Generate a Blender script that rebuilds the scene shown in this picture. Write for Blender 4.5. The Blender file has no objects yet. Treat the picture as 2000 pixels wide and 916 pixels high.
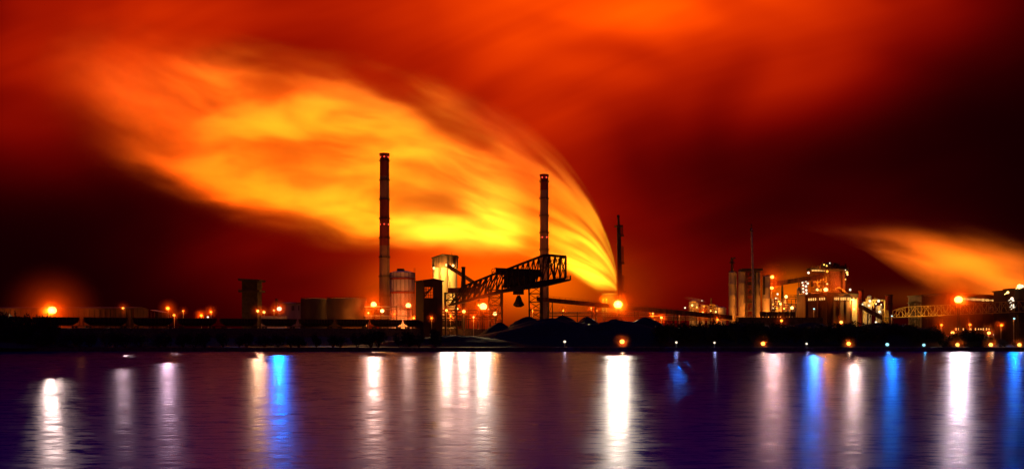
import bpy, bmesh, math, random
from mathutils import Vector, Matrix
random.seed(7)
R = math.radians
SC = bpy.context.scene
COL = SC.collection
F, CX, HY, CAMZ = 1732.0, 1000.0, 646.0, 10.0      # focal length and horizon of the survey drawing

def at(px, py, Y):
    """A surveyed bearing at distance Y as a point in metres."""
    return Vector(((px-CX)/F*Y, Y, CAMZ+(HY-py)/F*Y))
def wx(px, Y): return (px-CX)/F*Y
def wz(py, Y): return CAMZ+(HY-py)/F*Y
def lerp(a, b, t): return a+(b-a)*t
def interp(x, pts):
    if x <= pts[0][0]: return pts[0][1]
    for (x0, y0), (x1, y1) in zip(pts, pts[1:]):
        if x <= x1: return y0+(y1-y0)*(x-x0)/(x1-x0)
    return pts[-1][1]

# ------------------------------------------------------------------ node algebra
class E:
    def __init__(s, nt, sock): s.nt, s.s = nt, sock
    def _m(s, op, b=None, c=None, clamp=False):
        n = s.nt.nodes.new('ShaderNodeMath'); n.operation = op; n.use_clamp = clamp
        for i, v in enumerate((s, b, c)):
            if v is None: continue
            if isinstance(v, E): s.nt.links.new(v.s, n.inputs[i])
            else: n.inputs[i].default_value = v
        return E(s.nt, n.outputs[0])
    def __add__(s, o): return s._m('ADD', o)
    __radd__ = __add__
    def __sub__(s, o): return s._m('SUBTRACT', o)
    def __rsub__(s, o): return (s*-1.0)+o
    def __mul__(s, o): return s._m('MULTIPLY', o)
    __rmul__ = __mul__
    def __truediv__(s, o): return s._m('DIVIDE', o)
    def exp(s): return s._m('EXPONENT')
    def sqrt(s): return s._m('SQRT')
    def pow(s, p): return s._m('POWER', p)
    def max(s, o): return s._m('MAXIMUM', o)
    def min(s, o): return s._m('MINIMUM', o)
    def clamp(s): return s._m('ADD', 0.0, clamp=True)
    def step(s, a, b, lo=0.0, hi=1.0):
        n = s.nt.nodes.new('ShaderNodeMapRange'); n.interpolation_type = 'SMOOTHSTEP'
        s.nt.links.new(s.s, n.inputs[0])
        for i, v in enumerate((a, b, lo, hi)): n.inputs[i+1].default_value = v
        return E(s.nt, n.outputs[0])
def combine(nt, x, y, z):
    n = nt.nodes.new('ShaderNodeCombineXYZ')
    for i, v in enumerate((x, y, z)):
        if isinstance(v, E): nt.links.new(v.s, n.inputs[i])
        else: n.inputs[i].default_value = v
    return n.outputs[0]
def rgb(nt, r, g, b):
    n = nt.nodes.new('ShaderNodeCombineColor')
    for i, v in enumerate((r, g, b)):
        if isinstance(v, E): nt.links.new(v.s, n.inputs[i])
        else: n.inputs[i].default_value = v
    return n.outputs[0]
def noise(nt, vec, scale, detail=2.0, rough=0.5, dist=0.0):
    n = nt.nodes.new('ShaderNodeTexNoise')
    n.inputs['Scale'].default_value = scale; n.inputs['Detail'].default_value = detail
    n.inputs['Roughness'].default_value = rough; n.inputs['Distortion'].default_value = dist
    nt.links.new(vec, n.inputs['Vector'])
    return E(nt, n.outputs[0])
def blob(x, y, cx, cy, rx, ry, rot, amp):
    c, s = math.cos(R(rot)), math.sin(R(rot))
    a = (x*(c/rx)) + (y*(s/rx) + (-(cx*c+cy*s)/rx))
    b = (x*(-s/ry)) + (y*(c/ry) + ((cx*s-cy*c)/ry))
    return ((a*a+b*b)*-1.0).exp()*amp
def sep(nt, sock):
    n = nt.nodes.new('ShaderNodeSeparateXYZ'); nt.links.new(sock, n.inputs[0])
    return [E(nt, o) for o in n.outputs]

# ------------------------------------------------------------------ camera
cd = bpy.data.cameras.new('camera'); cam = bpy.data.objects.new('camera', cd); COL.objects.link(cam)
cam.location = (0, 0, CAMZ); cam.rotation_euler = (R(90), 0, 0)
cd.sensor_width = 36; cd.lens = 36*F/2000
cd.shift_y = (HY-458)/2000
cd.clip_start = 0.5; cd.clip_end = 20000
SC.camera = cam
SC.view_settings.view_transform = 'Standard'; SC.view_settings.look = 'None'
SC.view_settings.exposure = 0; SC.view_settings.gamma = 1
cy = SC.cycles
cy.use_denoising = True; cy.denoiser = 'OPENIMAGEDENOISE'
cy.max_bounces = 4; cy.diffuse_bounces = 1; cy.glossy_bounces = 2; cy.transmission_bounces = 2
cy.volume_bounces = 0; cy.transparent_max_bounces = 8
cy.sample_clamp_indirect = 6.0
cy.volume_max_steps = 128; cy.volume_step_rate = 1.0
cy.use_light_tree = True
cy.caustics_reflective = False; cy.caustics_refractive = False

# ------------------------------------------------------------------ night sky: red lit cloud over the works, blue black overhead
world = bpy.data.worlds.new('World'); SC.world = world; world.use_nodes = True
nt = world.node_tree; nt.nodes.clear()
tc = nt.nodes.new('ShaderNodeTexCoord')
gx, gy, gz = sep(nt, tc.outputs['Generated'])
gyc = gy.max(0.08)
U = gx/gyc*(F/1000)+1.0            # bearing across the works
V = gz/gyc*(-F/1000)+HY/1000       # falls with elevation
SKY = [  # bearing, elevation, radii, tilt, strength
    (1.13, -.06, .50, .15, 0, .80), (1.36, .10, .34, .11, -12, .36), (1.52, .17, .20, .07, -12, .16),
    (1.72, -.05, .20, .10, 10, .10), (1.30, .03, .30, .05, -8, .22),
    (.22, .16, .20, .09, 6, .22), (.24, .00, .32, .085, 10, .34), (.04, .12, .16, .14, 0, .22), (.42, .13, .40, .05, 8, .10),
    (1.02, .16, .20, .10, 20, .22),
    (1.10, .40, .16, .32, 0, .10), (1.22, .50, .12, .16, 0, .05),
    (.74, .28, .36, .16, 14, .40), (.92, .50, .16, .08, 8, .24), (.90, .50, .34, .12, 0, .30),
    (.54, .47, .16, .08, 0, .06), (.08, .24, .25, .10, 0, .10),
    (1.50, .40, .30, .22, 0, .030), (1.80, .50, .20, .07, 16, .06), (1.35, .62, .3, .06, 0, .05),
]
I = None
for b in SKY:
    e = blob(U, V, *b); I = e if I is None else I+e
# long exposure cloud streaks
c_, s_ = math.cos(R(-20)), math.sin(R(-20))
st = combine(nt, U*(c_*1.3)+V*(s_*1.3), U*(-s_*7)+V*(c_*7), 0.3)
n1 = noise(nt, st, 1.0, 3.0, .55, .4)
st2 = combine(nt, U*2.2, V*3.4, 2.7)
n2 = noise(nt, st2, 1.0, 2.0, .5, .6)
I = I*(n1.step(.2, .8, .80, 1.18))*(n2.step(.3, .7, .6, 1.3))+.006
fade = V.step(-.22, .02, 0, 1)*gy.step(.05, .35, 0.0, 1)
I = I*fade*V.step(.70, .62, .3, 1.0)
OR = None                                           # hot glow low over the furnaces
for b in [(1.07, .56, .12, .060, 0, .50), (.95, .545, .16, .055, 0, .46), (.755, .575, .05, .045, 0, .22), (1.545, .575, .05, .035, 0, .75), (1.90, .59, .16, .02, 4, .12)]:
    e = blob(U, V, *b); OR = e if OR is None else OR+e
OR = OR*gy.step(.05, .35, 0.0, 1)
up = gz.step(.40, .85, 0, 1)
back = gy.step(.15, -.3, 0, 1)*gz.step(.75, .1, 0, 1)*.10      # red fill added on the unseen side to warm the fronts
rr = I+OR+up*.003+back
gg = I*I*.062+OR*.16+up*.010+back*.04
bb = up*.10+.0004
bg = nt.nodes.new('ShaderNodeBackground'); bg.inputs['Strength'].default_value = 1.0
nt.links.new(rgb(nt, rr, gg, bb), bg.inputs['Color'])
wo = nt.nodes.new('ShaderNodeOutputWorld'); nt.links.new(bg.outputs[0], wo.inputs[0])

# ------------------------------------------------------------------ materials
MATS = {}
def mat(name):
    m = bpy.data.materials.new(name); m.use_nodes = True; m.node_tree.nodes.clear()
    o = m.node_tree.nodes.new('ShaderNodeOutputMaterial'); MATS[name] = m
    return m, m.node_tree, o
def surface(name, col, rough=.7, metal=0.0, var=.25, scale=.6, streak=False, bump=0.0, spec=.3):
    m, t, o = mat(name)
    b = t.nodes.new('ShaderNodeBsdfPrincipled')
    g = t.nodes.new('ShaderNodeTexCoord')
    mp = t.nodes.new('ShaderNodeMapping'); t.links.new(g.outputs['Object'], mp.inputs[0])
    mp.inputs['Scale'].default_value = (1, 1, .12) if streak else (1, 1, 1)
    n = noise(t, mp.outputs[0], scale, 4, .6)
    f = n.step(.3, .7, 1-var, 1+var)
    t.links.new(rgb(t, f*col[0], f*col[1], f*col[2]), b.inputs['Base Color'])
    b.inputs['Roughness'].default_value = rough; b.inputs['Metallic'].default_value = metal
    b.inputs['Specular IOR Level'].default_value = spec
    if bump:
        bp = t.nodes.new('ShaderNodeBump'); bp.inputs['Strength'].default_value = bump; bp.inputs['Distance'].default_value = .3
        t.links.new(n.s, bp.inputs['Height']); t.links.new(bp.outputs[0], b.inputs['Normal'])
    t.links.new(b.outputs[0], o.inputs['Surface'])
    return m
def glow(name, col, strength):
    m, t, o = mat(name)
    e = t.nodes.new('ShaderNodeEmission'); e.inputs[0].default_value = (*col, 1); e.inputs[1].default_value = strength
    t.links.new(e.outputs[0], o.inputs['Surface'])
    return m
# ------------------------------------------------------------------ building helpers
def tag(o, label=None, cat=None, group=None, kind=None):
    if label: o['label'] = label
    if cat: o['category'] = cat
    if group: o['group'] = group
    if kind: o['kind'] = kind
    return o
def thing(name, label, cat, loc, group=None):
    o = bpy.data.objects.new(name, None); COL.objects.link(o); o.location = loc
    o.empty_display_size = .5
    return tag(o, label, cat, group)
def base(o):
    v = Vector((0, 0, 0))
    while o is not None: v += Vector(o.location); o = o.parent
    return v
class MB:
    def __init__(s): s.bm = bmesh.new()
    def poly(s, pts, faces):
        vs = [s.bm.verts.new(p) for p in pts]
        for f in faces:
            try: s.bm.faces.new([vs[i] for i in f])
            except ValueError: pass
        return s
    def box(s, c, d, rz=0.0):
        x, y, z = d[0]/2, d[1]/2, d[2]/2
        m = Matrix.Rotation(rz, 3, 'Z'); c = Vector(c)
        p = [c+m@Vector((a*x, b*y, e*z)) for e in (-1, 1) for a, b in ((-1, -1), (1, -1), (1, 1), (-1, 1))]
        return s.poly(p, [(3, 2, 1, 0), (4, 5, 6, 7), (0, 1, 5, 4), (1, 2, 6, 5), (2, 3, 7, 6), (3, 0, 4, 7)])
    def span(s, x0, x1, y0, y1, z0, z1):
        return s.box(((x0+x1)/2, (y0+y1)/2, (z0+z1)/2), (abs(x1-x0), abs(y1-y0), abs(z1-z0)))
    def tube(s, p, q, r, r2=None, seg=8, cap=True):
        p, q = Vector(p), Vector(q); r2 = r if r2 is None else r2
        a = (q-p)
        if a.length < 1e-6: return s
        a.normalize()
        u = a.orthogonal().normalized(); v = a.cross(u)
        if abs(a.z) < .99:
            v = Vector((0, 0, 1)); u = v.cross(a).normalized(); v = a.cross(u)
        pts = []
        off = math.pi/4 if seg == 4 else 0
        for c, rad in ((p, r), (q, r2)):
            for k in range(seg):
                t = off+2*math.pi*k/seg
                pts.append(c+u*(rad*math.cos(t))+v*(rad*math.sin(t)))
        f = [(k, (k+1) % seg, seg+(k+1) % seg, seg+k) for k in range(seg)]
        if cap: f += [tuple(reversed(range(seg))), tuple(range(seg, 2*seg))]
        return s.poly(pts, f)
    def bar(s, p, q, w): return s.tube(p, q, w*.7071, None, 4)
    def lathe(s, c, prof, seg=32, cap=True):
        """prof: list of (radius, z) upward."""
        c = Vector(c); pts = []
        for r, z in prof:
            for k in range(seg):
                t = 2*math.pi*k/seg
                pts.append(c+Vector((r*math.cos(t), r*math.sin(t), z)))
        f = []
        for i in range(len(prof)-1):
            for k in range(seg):
                f.append((i*seg+k, i*seg+(k+1) % seg, (i+1)*seg+(k+1) % seg, (i+1)*seg+k))
        if cap:
            f.append(tuple(reversed(range(seg)))); n = len(prof)-1
            f.append(tuple(n*seg+k for k in range(seg)))
        return s.poly(pts, f)
    def path(s, pts, r, seg=6):
        for a, b in zip(pts, pts[1:]): s.tube(a, b, r, None, seg)
        return s
    def prism(s, poly, axis, a, b):
        """2-D outline extruded along x or y between a and b."""
        n = len(poly)
        P = [(a, u, w) if axis == 'x' else (u, a, w) for u, w in poly]+[(b, u, w) if axis == 'x' else (u, b, w) for u, w in poly]
        f = [tuple(range(n)), tuple(reversed(range(n, 2*n)))]
        f += [(i, n+i, n+(i+1) % n, (i+1) % n) for i in range(n)]
        return s.poly(P, f)
    def ball(s, c, r, seg=8, sq=1.0):
        c = Vector(c); n = max(4, seg//2)
        prof = [(r*math.sin(math.pi*i/n)+(1e-4 if i in (0, n) else 0), -r*sq*math.cos(math.pi*i/n)) for i in range(n+1)]
        return s.lathe(c, prof, seg)
    def build(s, name, m, parent=None, smooth=None, kind=None):
        off = base(parent) if parent is not None else Vector((0, 0, 0))
        for v in s.bm.verts: v.co -= off
        bmesh.ops.recalc_face_normals(s.bm, faces=s.bm.faces)
        if smooth:
            for f in s.bm.faces: f.smooth = True
            for e in s.bm.edges:
                if len(e.link_faces) == 2 and e.calc_face_angle(3) > R(smooth): e.smooth = False
        me = bpy.data.meshes.new(name); s.bm.to_mesh(me); s.bm.free()
        me.materials.append(MATS[m] if isinstance(m, str) else m)
        o = bpy.data.objects.new(name, me); COL.objects.link(o); o.parent = parent
        if kind: o['kind'] = kind
        return o
def solo(mb, name, m, label, cat, loc, group=None, smooth=None, kind=None):
    """A thing that is one mesh, with its origin at its base."""
    t = bpy.data.objects.new('tmp', None); t.location = loc
    off = Vector(loc)
    for v in mb.bm.verts: v.co -= off
    o = mb.build(name, m, None, smooth, kind); o.location = loc
    bpy.data.objects.remove(t)
    return tag(o, label, cat, group)
def point_light(parent, p, power, col, r=.4, name='point_light'):
    l = bpy.data.lights.new(name, 'POINT'); l.energy = power; l.color = col; l.shadow_soft_size = r
    o = bpy.data.objects.new(name, l); COL.objects.link(o); o.parent = parent
    o.location = Vector(p)-base(parent); return o
def spot(parent, p, target, power, col, angle, blend=1.0, r=1.0, name='spot_light'):
    l = bpy.data.lights.new(name, 'SPOT'); l.energy = power; l.color = col; l.shadow_soft_size = r
    l.spot_size = R(angle); l.spot_blend = blend
    o = bpy.data.objects.new(name, l); COL.objects.link(o); o.parent = parent
    o.location = Vector(p)-(base(parent) if parent else Vector((0, 0, 0)))
    d = Vector(target)-Vector(p); o.rotation_euler = d.to_track_quat('-Z', 'Y').to_euler(); return o

# ------------------------------------------------------------------ setting: water and ground
m, t, o = mat('river_water')
dif = t.nodes.new('ShaderNodeBsdfDiffuse'); dif.inputs['Color'].default_value = (.001, .020, .66, 1)
b = t.nodes.new('ShaderNodeBsdfGlossy'); b.distribution = 'BECKMANN'
b.inputs['Color'].default_value = (.135, .14, .26, 1)
b.inputs['Anisotropy'].default_value = .16                # wind waves slope more across the river
t.links.new(combine(t, 0.0, 1.0, 0.0), b.inputs['Tangent'])
fr = t.nodes.new('ShaderNodeFresnel'); fr.inputs['IOR'].default_value = 1.33
mx = t.nodes.new('ShaderNodeMixShader')
t.links.new(fr.outputs[0], mx.inputs[0]); t.links.new(dif.outputs[0], mx.inputs[1]); t.links.new(b.outputs[0], mx.inputs[2])
geo = t.nodes.new('ShaderNodeNewGeometry')
px_, py_, pz_ = sep(t, geo.outputs['Position'])
w1 = noise(t, combine(t, px_*1.0, py_*1.8, 0), 1.0, 2, .5)
w3 = noise(t, combine(t, px_*.20, py_*.75, 3.0), 1.0, 6, .78)          # cat's paws: patches of finer ripple
w2 = noise(t, combine(t, px_*.02, py_*.06, 0), 1.0, 2, .5)
bp = t.nodes.new('ShaderNodeBump'); bp.inputs['Strength'].default_value = .5; bp.inputs['Distance'].default_value = .014
t.links.new(w1.s, bp.inputs['Height']); t.links.new(bp.outputs[0], b.inputs['Normal']); t.links.new(bp.outputs[0], fr.inputs['Normal'])
t.links.new((w3.step(.34, .66, .19, .42)+w2.step(.3, .7, -.02, .02)).s, b.inputs['Roughness'])
t.links.new(mx.outputs[0], o.inputs['Surface'])
SHORE = 433.0
mb = MB(); mb.poly([(-2500, -300, 0), (2500, -300, 0), (2500, SHORE+6, 0), (-2500, SHORE+6, 0)], [(0, 1, 2, 3)])
mb.build('water', 'river_water', kind='structure')
surface('soil', (.022, .018, .014), .95, var=.4, scale=.15)
G = 1.9
mb = MB(); mb.poly([(-3500, SHORE+1.0, G), (3500, SHORE+1.0, G), (3500, 9000, G), (-3500, 9000, G)], [(0, 1, 2, 3)])
mb.build('ground', 'soil', kind='structure')
# ------------------------------------------------------------------ steam plume of the quench tower
PY = 950.0; PXM = PY/F                               # metres per survey unit at the plume
SX, SZ = wx(1207, PY), wz(574, PY)
PA, PB = 600.0, 440.0
def Hd(d): return PB*math.sqrt(max(1e-4, 1-((PA-d)/PA)**2)) if d < PA else PB*(1+.22*min(1, (d-PA)/400))
KLOW = [(0, 0), (30, .0), (57, .12), (107, .20), (400, .21), (600, .23), (700, .28), (850, .36), (1000, .44), (1200, .60)]
KTOP = 1.10
def thick(d): return interp(d, [(0, 7), (60, 16), (200, 30), (450, 42), (1200, 50)])
def plume_mesh():
    mb = MB(); nd, nk = 44, 18
    ds = [3+1195*(i/nd)**1.6 for i in range(nd+1)]
    for side in (-1, 1): pass
    pts, idx = [], {}
    for i, d in enumerate(ds):
        kl = max(0, interp(d, KLOW)-.05)
        for j in range(nk+1):
            tt = j/nk; k = lerp(kl, KTOP, tt)
            if d < 30: k = lerp(0, 1.0, tt)
            end = min(1, (nd-i)/7)
            w = thick(d)*max(0, math.sin(math.pi*tt))**.55*(.02+.98*math.sin(end*math.pi/2))
            h = k*Hd(d)
            for side in (-1, 1):
                if side == 1 and j in (0, nk): idx[i, j, 1] = idx[i, j, -1]; continue
                idx[i, j, side] = len(pts)
                pts.append((SX-d*PXM, PY+side*w, SZ+h*PXM))
    f = []
    for i in range(nd):
        for j in range(nk):
            f.append([idx[i, j, -1], idx[i+1, j, -1], idx[i+1, j+1, -1], idx[i, j+1, -1]])
            f.append([idx[i, j, 1], idx[i, j+1, 1], idx[i+1, j+1, 1], idx[i+1, j, 1]])
    for i in (0, nd):
        ring = [idx[i, j, -1] for j in range(nk+1)]+[idx[i, j, 1] for j in range(nk-1, 0, -1)]
        f.append(ring)
    f = [list(dict.fromkeys(q)) for q in f]
    mb.poly(pts, f); return mb
m, t, o = mat('steam_plume')
m.cycles.volume_step_rate = .30 if hasattr(m.cycles, 'volume_step_rate') else 1
m.cycles.homogeneous_volume = False
tcn = t.nodes.new('ShaderNodeTexCoord')
x_, y_, z_ = sep(t, tcn.outputs['Object'])
d_ = (x_*(-1/PXM)).max(2.0)
h_ = z_*(1/PXM)
e_ = (d_*(1/PA)+(-1.0)).min(0.0)
H_ = ((e_*e_)*-1.0+1.0).max(1e-3).sqrt()*PB*((d_+(-PA)).max(0.0).min(400.0)*(.22/400)+1.0)
k_ = h_/H_
# wind drawn streaks run along the fan of flow lines
s0 = noise(t, combine(t, d_*.0042, k_*3.0, y_*.008+4.0), 1.0, 2, .5)          # broad billows
s1 = noise(t, combine(t, k_*6.0+s0*.9, d_*.0040, y_*.010), 1.0, 4, .55, .25)
s2 = noise(t, combine(t, k_*17.0+s0*4.5, d_*.0075, y_*.012), 1.0, 2, .5, .2)
streak = s1.step(.38, .66, .04, 1.25)*((s2.step(.25, .75, .45, 1.35)+(-1.0))*d_.step(30, 300, .2, 1.0)+1.0)*s0.step(.32, .64, .25, 1.3)
klo = d_.step(30, 110, .0, .20)+d_.step(450, 1150, 0, .40)
edge = ((k_-klo+(s0+(-.5))*.30)/d_.step(150, 700, 1.0, 2.6)).step(-.08, .13)*(k_+(s0+(-.5))*.20).step(1.12, .88)*(d_+(s0+(-.5))*500.0+(s1+(-.5))*300.0).step(1190, 720)
veil = k_.step(.45, .98)*d_.step(820, 420)*d_.step(8, 60)
kap = (k_-(d_.step(270, 560, .80, 1.03)))*13.0
gap = ((kap*kap)*-1.0).exp()*d_.step(190, 270)*d_.step(700, 480)
body = None
PXc, PYc = d_*-1.0+1207.0, h_*-1.0+574.0
for bl in [(880, 455, 190, 36, 9, 1.5), (1070, 512, 110, 24, 24, 1.1), (850, 288, 150, 30, 14, 1.4), (430, 180, 210, 36, 8, .9),
           (560, 280, 300, 90, 10, .55), (1170, 552, 34, 26, 50, 1.2), (1050, 430, 110, 100, 50, .55), (480, 370, 180, 40, 17, .95),
           (700, 400, 120, 80, 0, .45), (190, 150, 190, 70, 4, 1.0), (330, 300, 150, 60, 14, .45), (640, 425, 160, 36, 14, 1.1), (1010, 470, 130, 30, 16, .8)]:
    g_ = blob(PXc, PYc, *bl); body = g_ if body is None else body+g_
dens = edge*(streak*.12+veil*streak*.55+body*(streak*.90+.15))*(gap*-.85+1.0)*d_.step(190, 25, 1.0, 3.6)
pv = t.nodes.new('ShaderNodeVolumePrincipled')
pv.inputs['Color'].default_value = (.96, .96, .96, 1); pv.inputs['Anisotropy'].default_value = 0.0
t.links.new((dens*.0125).s, pv.inputs['Density'])
t.links.new(pv.outputs[0], o.inputs['Volume'])
pl = solo(plume_mesh(), 'steam_plume', 'steam_plume', 'huge fan of glowing yellow steam rising from the quench tower and blown across the chimneys', 'steam plume', (SX, PY, SZ), kind='stuff', smooth=60)
def flood(px, py, Y, tx, ty, power, col, ang):  # unseen spots added behind the plant to light the plume
    spot(None, at(px, py, Y), at(tx, ty, PY), power, col, ang, 1.0, 2.0)
flood(960, 600, 800, 900, 440, 3.2e7, (1, .41, .016), 54)
flood(1165, 596, 880, 1165, 535, 7e6, (1, .42, .014), 80)
flood(1120, 600, 840, 1120, 470, 9e6, (1, .27, .004), 84)
flood(720, 600, 780, 680, 260, 3.2e7, (1, .26, .005), 66)
flood(900, 600, 805, 800, 300, 1.6e7, (1, .10, .0005), 150)
flood(420, 600, 760, 270, 170, 6.0e7, (1, .11, .001), 96)
# second, smaller plume drifting in from beyond the power house
Q2 = 900.0
def plume2():
    mb = MB(); ctr = [(1440, 431, 2), (1520, 433, 4), (1600, 441, 9), (1700, 458, 20), (1780, 486, 34), (1860, 516, 50), (1950, 541, 54), (2060, 576, 52), (2180, 610, 30), (2230, 626, 4)]
    pts, n, k = [], 40, 14
    for i in range(n+1):
        px = lerp(1440, 2230, i/n); py = interp(px, [(a, b) for a, b, c in ctr]); w = interp(px, [(a, c) for a, b, c in ctr])*1.75*Q2/F
        c = at(px, py, Q2); sl = -.30 if px > 1600 else -.08
        for j in range(k):
            a = 2*math.pi*j/k; pts.append((c.x+math.sin(a)*w*.2, Q2+math.cos(a)*max(4, w*.9), c.z+math.sin(a)*w))
    f = [(i*k+j, (i+1)*k+j, (i+1)*k+(j+1) % k, i*k+(j+1) % k) for i in range(n) for j in range(k)]+[tuple(range(k)), tuple(n*k+j for j in range(k))]
    mb.poly(pts, f); return mb
m, t, o = mat('steam_drift')
m.cycles.volume_step_rate = .3; m.cycles.homogeneous_volume = False
tcn = t.nodes.new('ShaderNodeTexCoord'); x_, y_, z_ = sep(t, tcn.outputs['Object'])
u_ = x_*(F/Q2)+1850.0; v_ = z_*(-F/Q2)+520.0            # same survey units as above
c2_ = ((u_+(-1440.0)).max(1.0)*(1/560.0)).pow(1.75)*128.0+432.0
cc = (v_-c2_)
cq = (cc+(-5.0))/((u_+(-1440.0)).max(0.0)*.070+4.0)
sA = noise(t, combine(t, u_*.006, cc*.030, y_*.010), 1.0, 3, .55, .3)
d2 = sA.step(.30, .68, .15, 1.1)*(cq*cq*-1.0).exp()*u_.step(1540, 1920, .04, 1.0)
pv = t.nodes.new('ShaderNodeVolumePrincipled'); pv.inputs['Color'].default_value = (.96, .96, .96, 1); pv.inputs['Anisotropy'].default_value = 0.0
t.links.new((d2*.016).s, pv.inputs['Density']); t.links.new(pv.outputs[0], o.inputs['Volume'])
solo(plume2(), 'steam_plume', 'steam_drift', 'orange steam drifting above the long ribbed hall', 'steam plume', at(1850, 520, Q2), kind='stuff', smooth=60)
spot(None, at(1950, 600, 780), at(1880, 520, Q2), 1.1e7, (1, .16, .002), 95, 1.0, 2.0)  # unseen spots added to light the drifting steam
spot(None, at(1720, 600, 790), at(1700, 470, Q2), 3.5e6, (1, .11, .001), 100, 1.0, 2.0)
# ------------------------------------------------------------------ plant materials
surface('concrete', (.30, .27, .24), .85, var=.22, scale=.12, streak=True)
surface('chimney_concrete', (.24, .14, .10), .85, var=.25, scale=.15, streak=True)
surface('chimney_red', (.20, .035, .025), .8, var=.3, scale=.2, streak=True)
surface('dark_steel', (.035, .028, .024), .65, .2, var=.4, scale=.5)
surface('rust_steel', (.10, .045, .03), .75, .1, var=.45, scale=.35, streak=True)
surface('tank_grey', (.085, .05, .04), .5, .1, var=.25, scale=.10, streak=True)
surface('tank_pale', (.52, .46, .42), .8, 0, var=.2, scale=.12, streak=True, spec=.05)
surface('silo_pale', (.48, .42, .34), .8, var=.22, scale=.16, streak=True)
surface('red_paint', (.35, .05, .03), .6, var=.25, scale=.3)
surface('pale_steel', (.40, .36, .31), .55, .2, var=.25, scale=.4)
surface('brick', (.17, .07, .05), .85, var=.3, scale=.4)
surface('corrugated', (.065, .028, .02), .7, .1, var=.35, scale=.18, streak=True)
surface('coal', (.016, .015, .015), .8, var=.6, scale=.9, bump=.8)
surface('leaf', (.020, .024, .012), .8, var=.5, scale=1.2)
surface('bark', (.04, .03, .022), .9, var=.4, scale=2)
surface('gantry_yellow', (.42, .30, .08), .6, .1, var=.25, scale=.5)
surface('stone_quay', (.06, .052, .045), .9, var=.4, scale=.5, bump=.4)
glow('lamp_sodium', (1, .50, .09), 3.2); glow('lamp_amber', (1, .34, .03), 2.4); glow('lamp_gold', (1, .64, .17), 4.2)
glow('lamp_white', (1, .80, .55), 1.8); glow('lamp_cyan', (.35, .85, 1), 1.6); glow('lamp_red', (1, .07, .03), 2.5)
glow('window_lit', (1, .50, .12), 1.6); glow('window_pale', (1, .85, .75), 1.2)
WARM = (1, .32, .04); HOT = (1, .25, .02); PINK = (1, .58, .27); BLUE = (.0, .27, .90); WHITE = (1, .82, .62); LILAC = (.85, .60, .95)

# ------------------------------------------------------------------ truss maker
def pl(pts, t):
    """point along a polyline by x-fraction"""
    L = [0]
    for a, b in zip(pts, pts[1:]): L.append(L[-1]+(Vector(b)-Vector(a)).length)
    s = t*L[-1]
    for i in range(len(pts)-1):
        if s <= L[i+1]+1e-9:
            return Vector(pts[i]).lerp(Vector(pts[i+1]), (s-L[i])/max(1e-9, L[i+1]-L[i]))
    return Vector(pts[-1])
def truss(mb, top, bot, n, w, wd=None, cross=False, ends=True):
    wd = wd or w*.7
    T = [pl(top, i/n) for i in range(n+1)]; B = [pl(bot, i/n) for i in range(n+1)]
    for i in range(n):
        mb.bar(T[i], T[i+1], w); mb.bar(B[i], B[i+1], w)
        if cross or i % 2 == 0: mb.bar(B[i], T[i+1], wd)
        if cross or i % 2 == 1: mb.bar(T[i], B[i+1], wd)
    for i in range(0 if ends else 1, n+1 if ends else n): mb.bar(T[i], B[i], wd)
    return T, B
def lattice_leg(mb, p0, p1, half, n, w):
    """four-post lattice tower from p0 (base) to p1 (top)"""
    p0, p1 = Vector(p0), Vector(p1)
    cs = [Vector((a*half, b*half, 0)) for a, b in ((-1, -1), (1, -1), (1, 1), (-1, 1))]
    for c in cs: mb.bar(p0+c, p1+c, w)
    for i in range(n):
        a, b = p0.lerp(p1, i/n), p0.lerp(p1, (i+1)/n)
        for k in range(4):
            c, d = cs[k], cs[(k+1) % 4]
            mb.bar(b+c, b+d, w*.6)
            if (i+k) % 2: mb.bar(a+c, b+d, w*.6)
            else: mb.bar(a+d, b+c, w*.6)
def railing(mb, pts, h=1.1, w=.09, step=2.5):
    for a, b in zip(pts, pts[1:]):
        a, b = Vector(a), Vector(b); n = max(1, int((b-a).length/step))
        for z in (h, h*.5): mb.bar(a+Vector((0, 0, z)), b+Vector((0, 0, z)), w)
        for i in range(n+1):
            p = a.lerp(b, i/n); mb.bar(p, p+Vector((0, 0, h)), w)
def ring_pts(c, r, n): return [Vector(c)+Vector((r*math.cos(2*math.pi*k/n), r*math.sin(2*math.pi*k/n), 0)) for k in range(n+1)]

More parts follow.
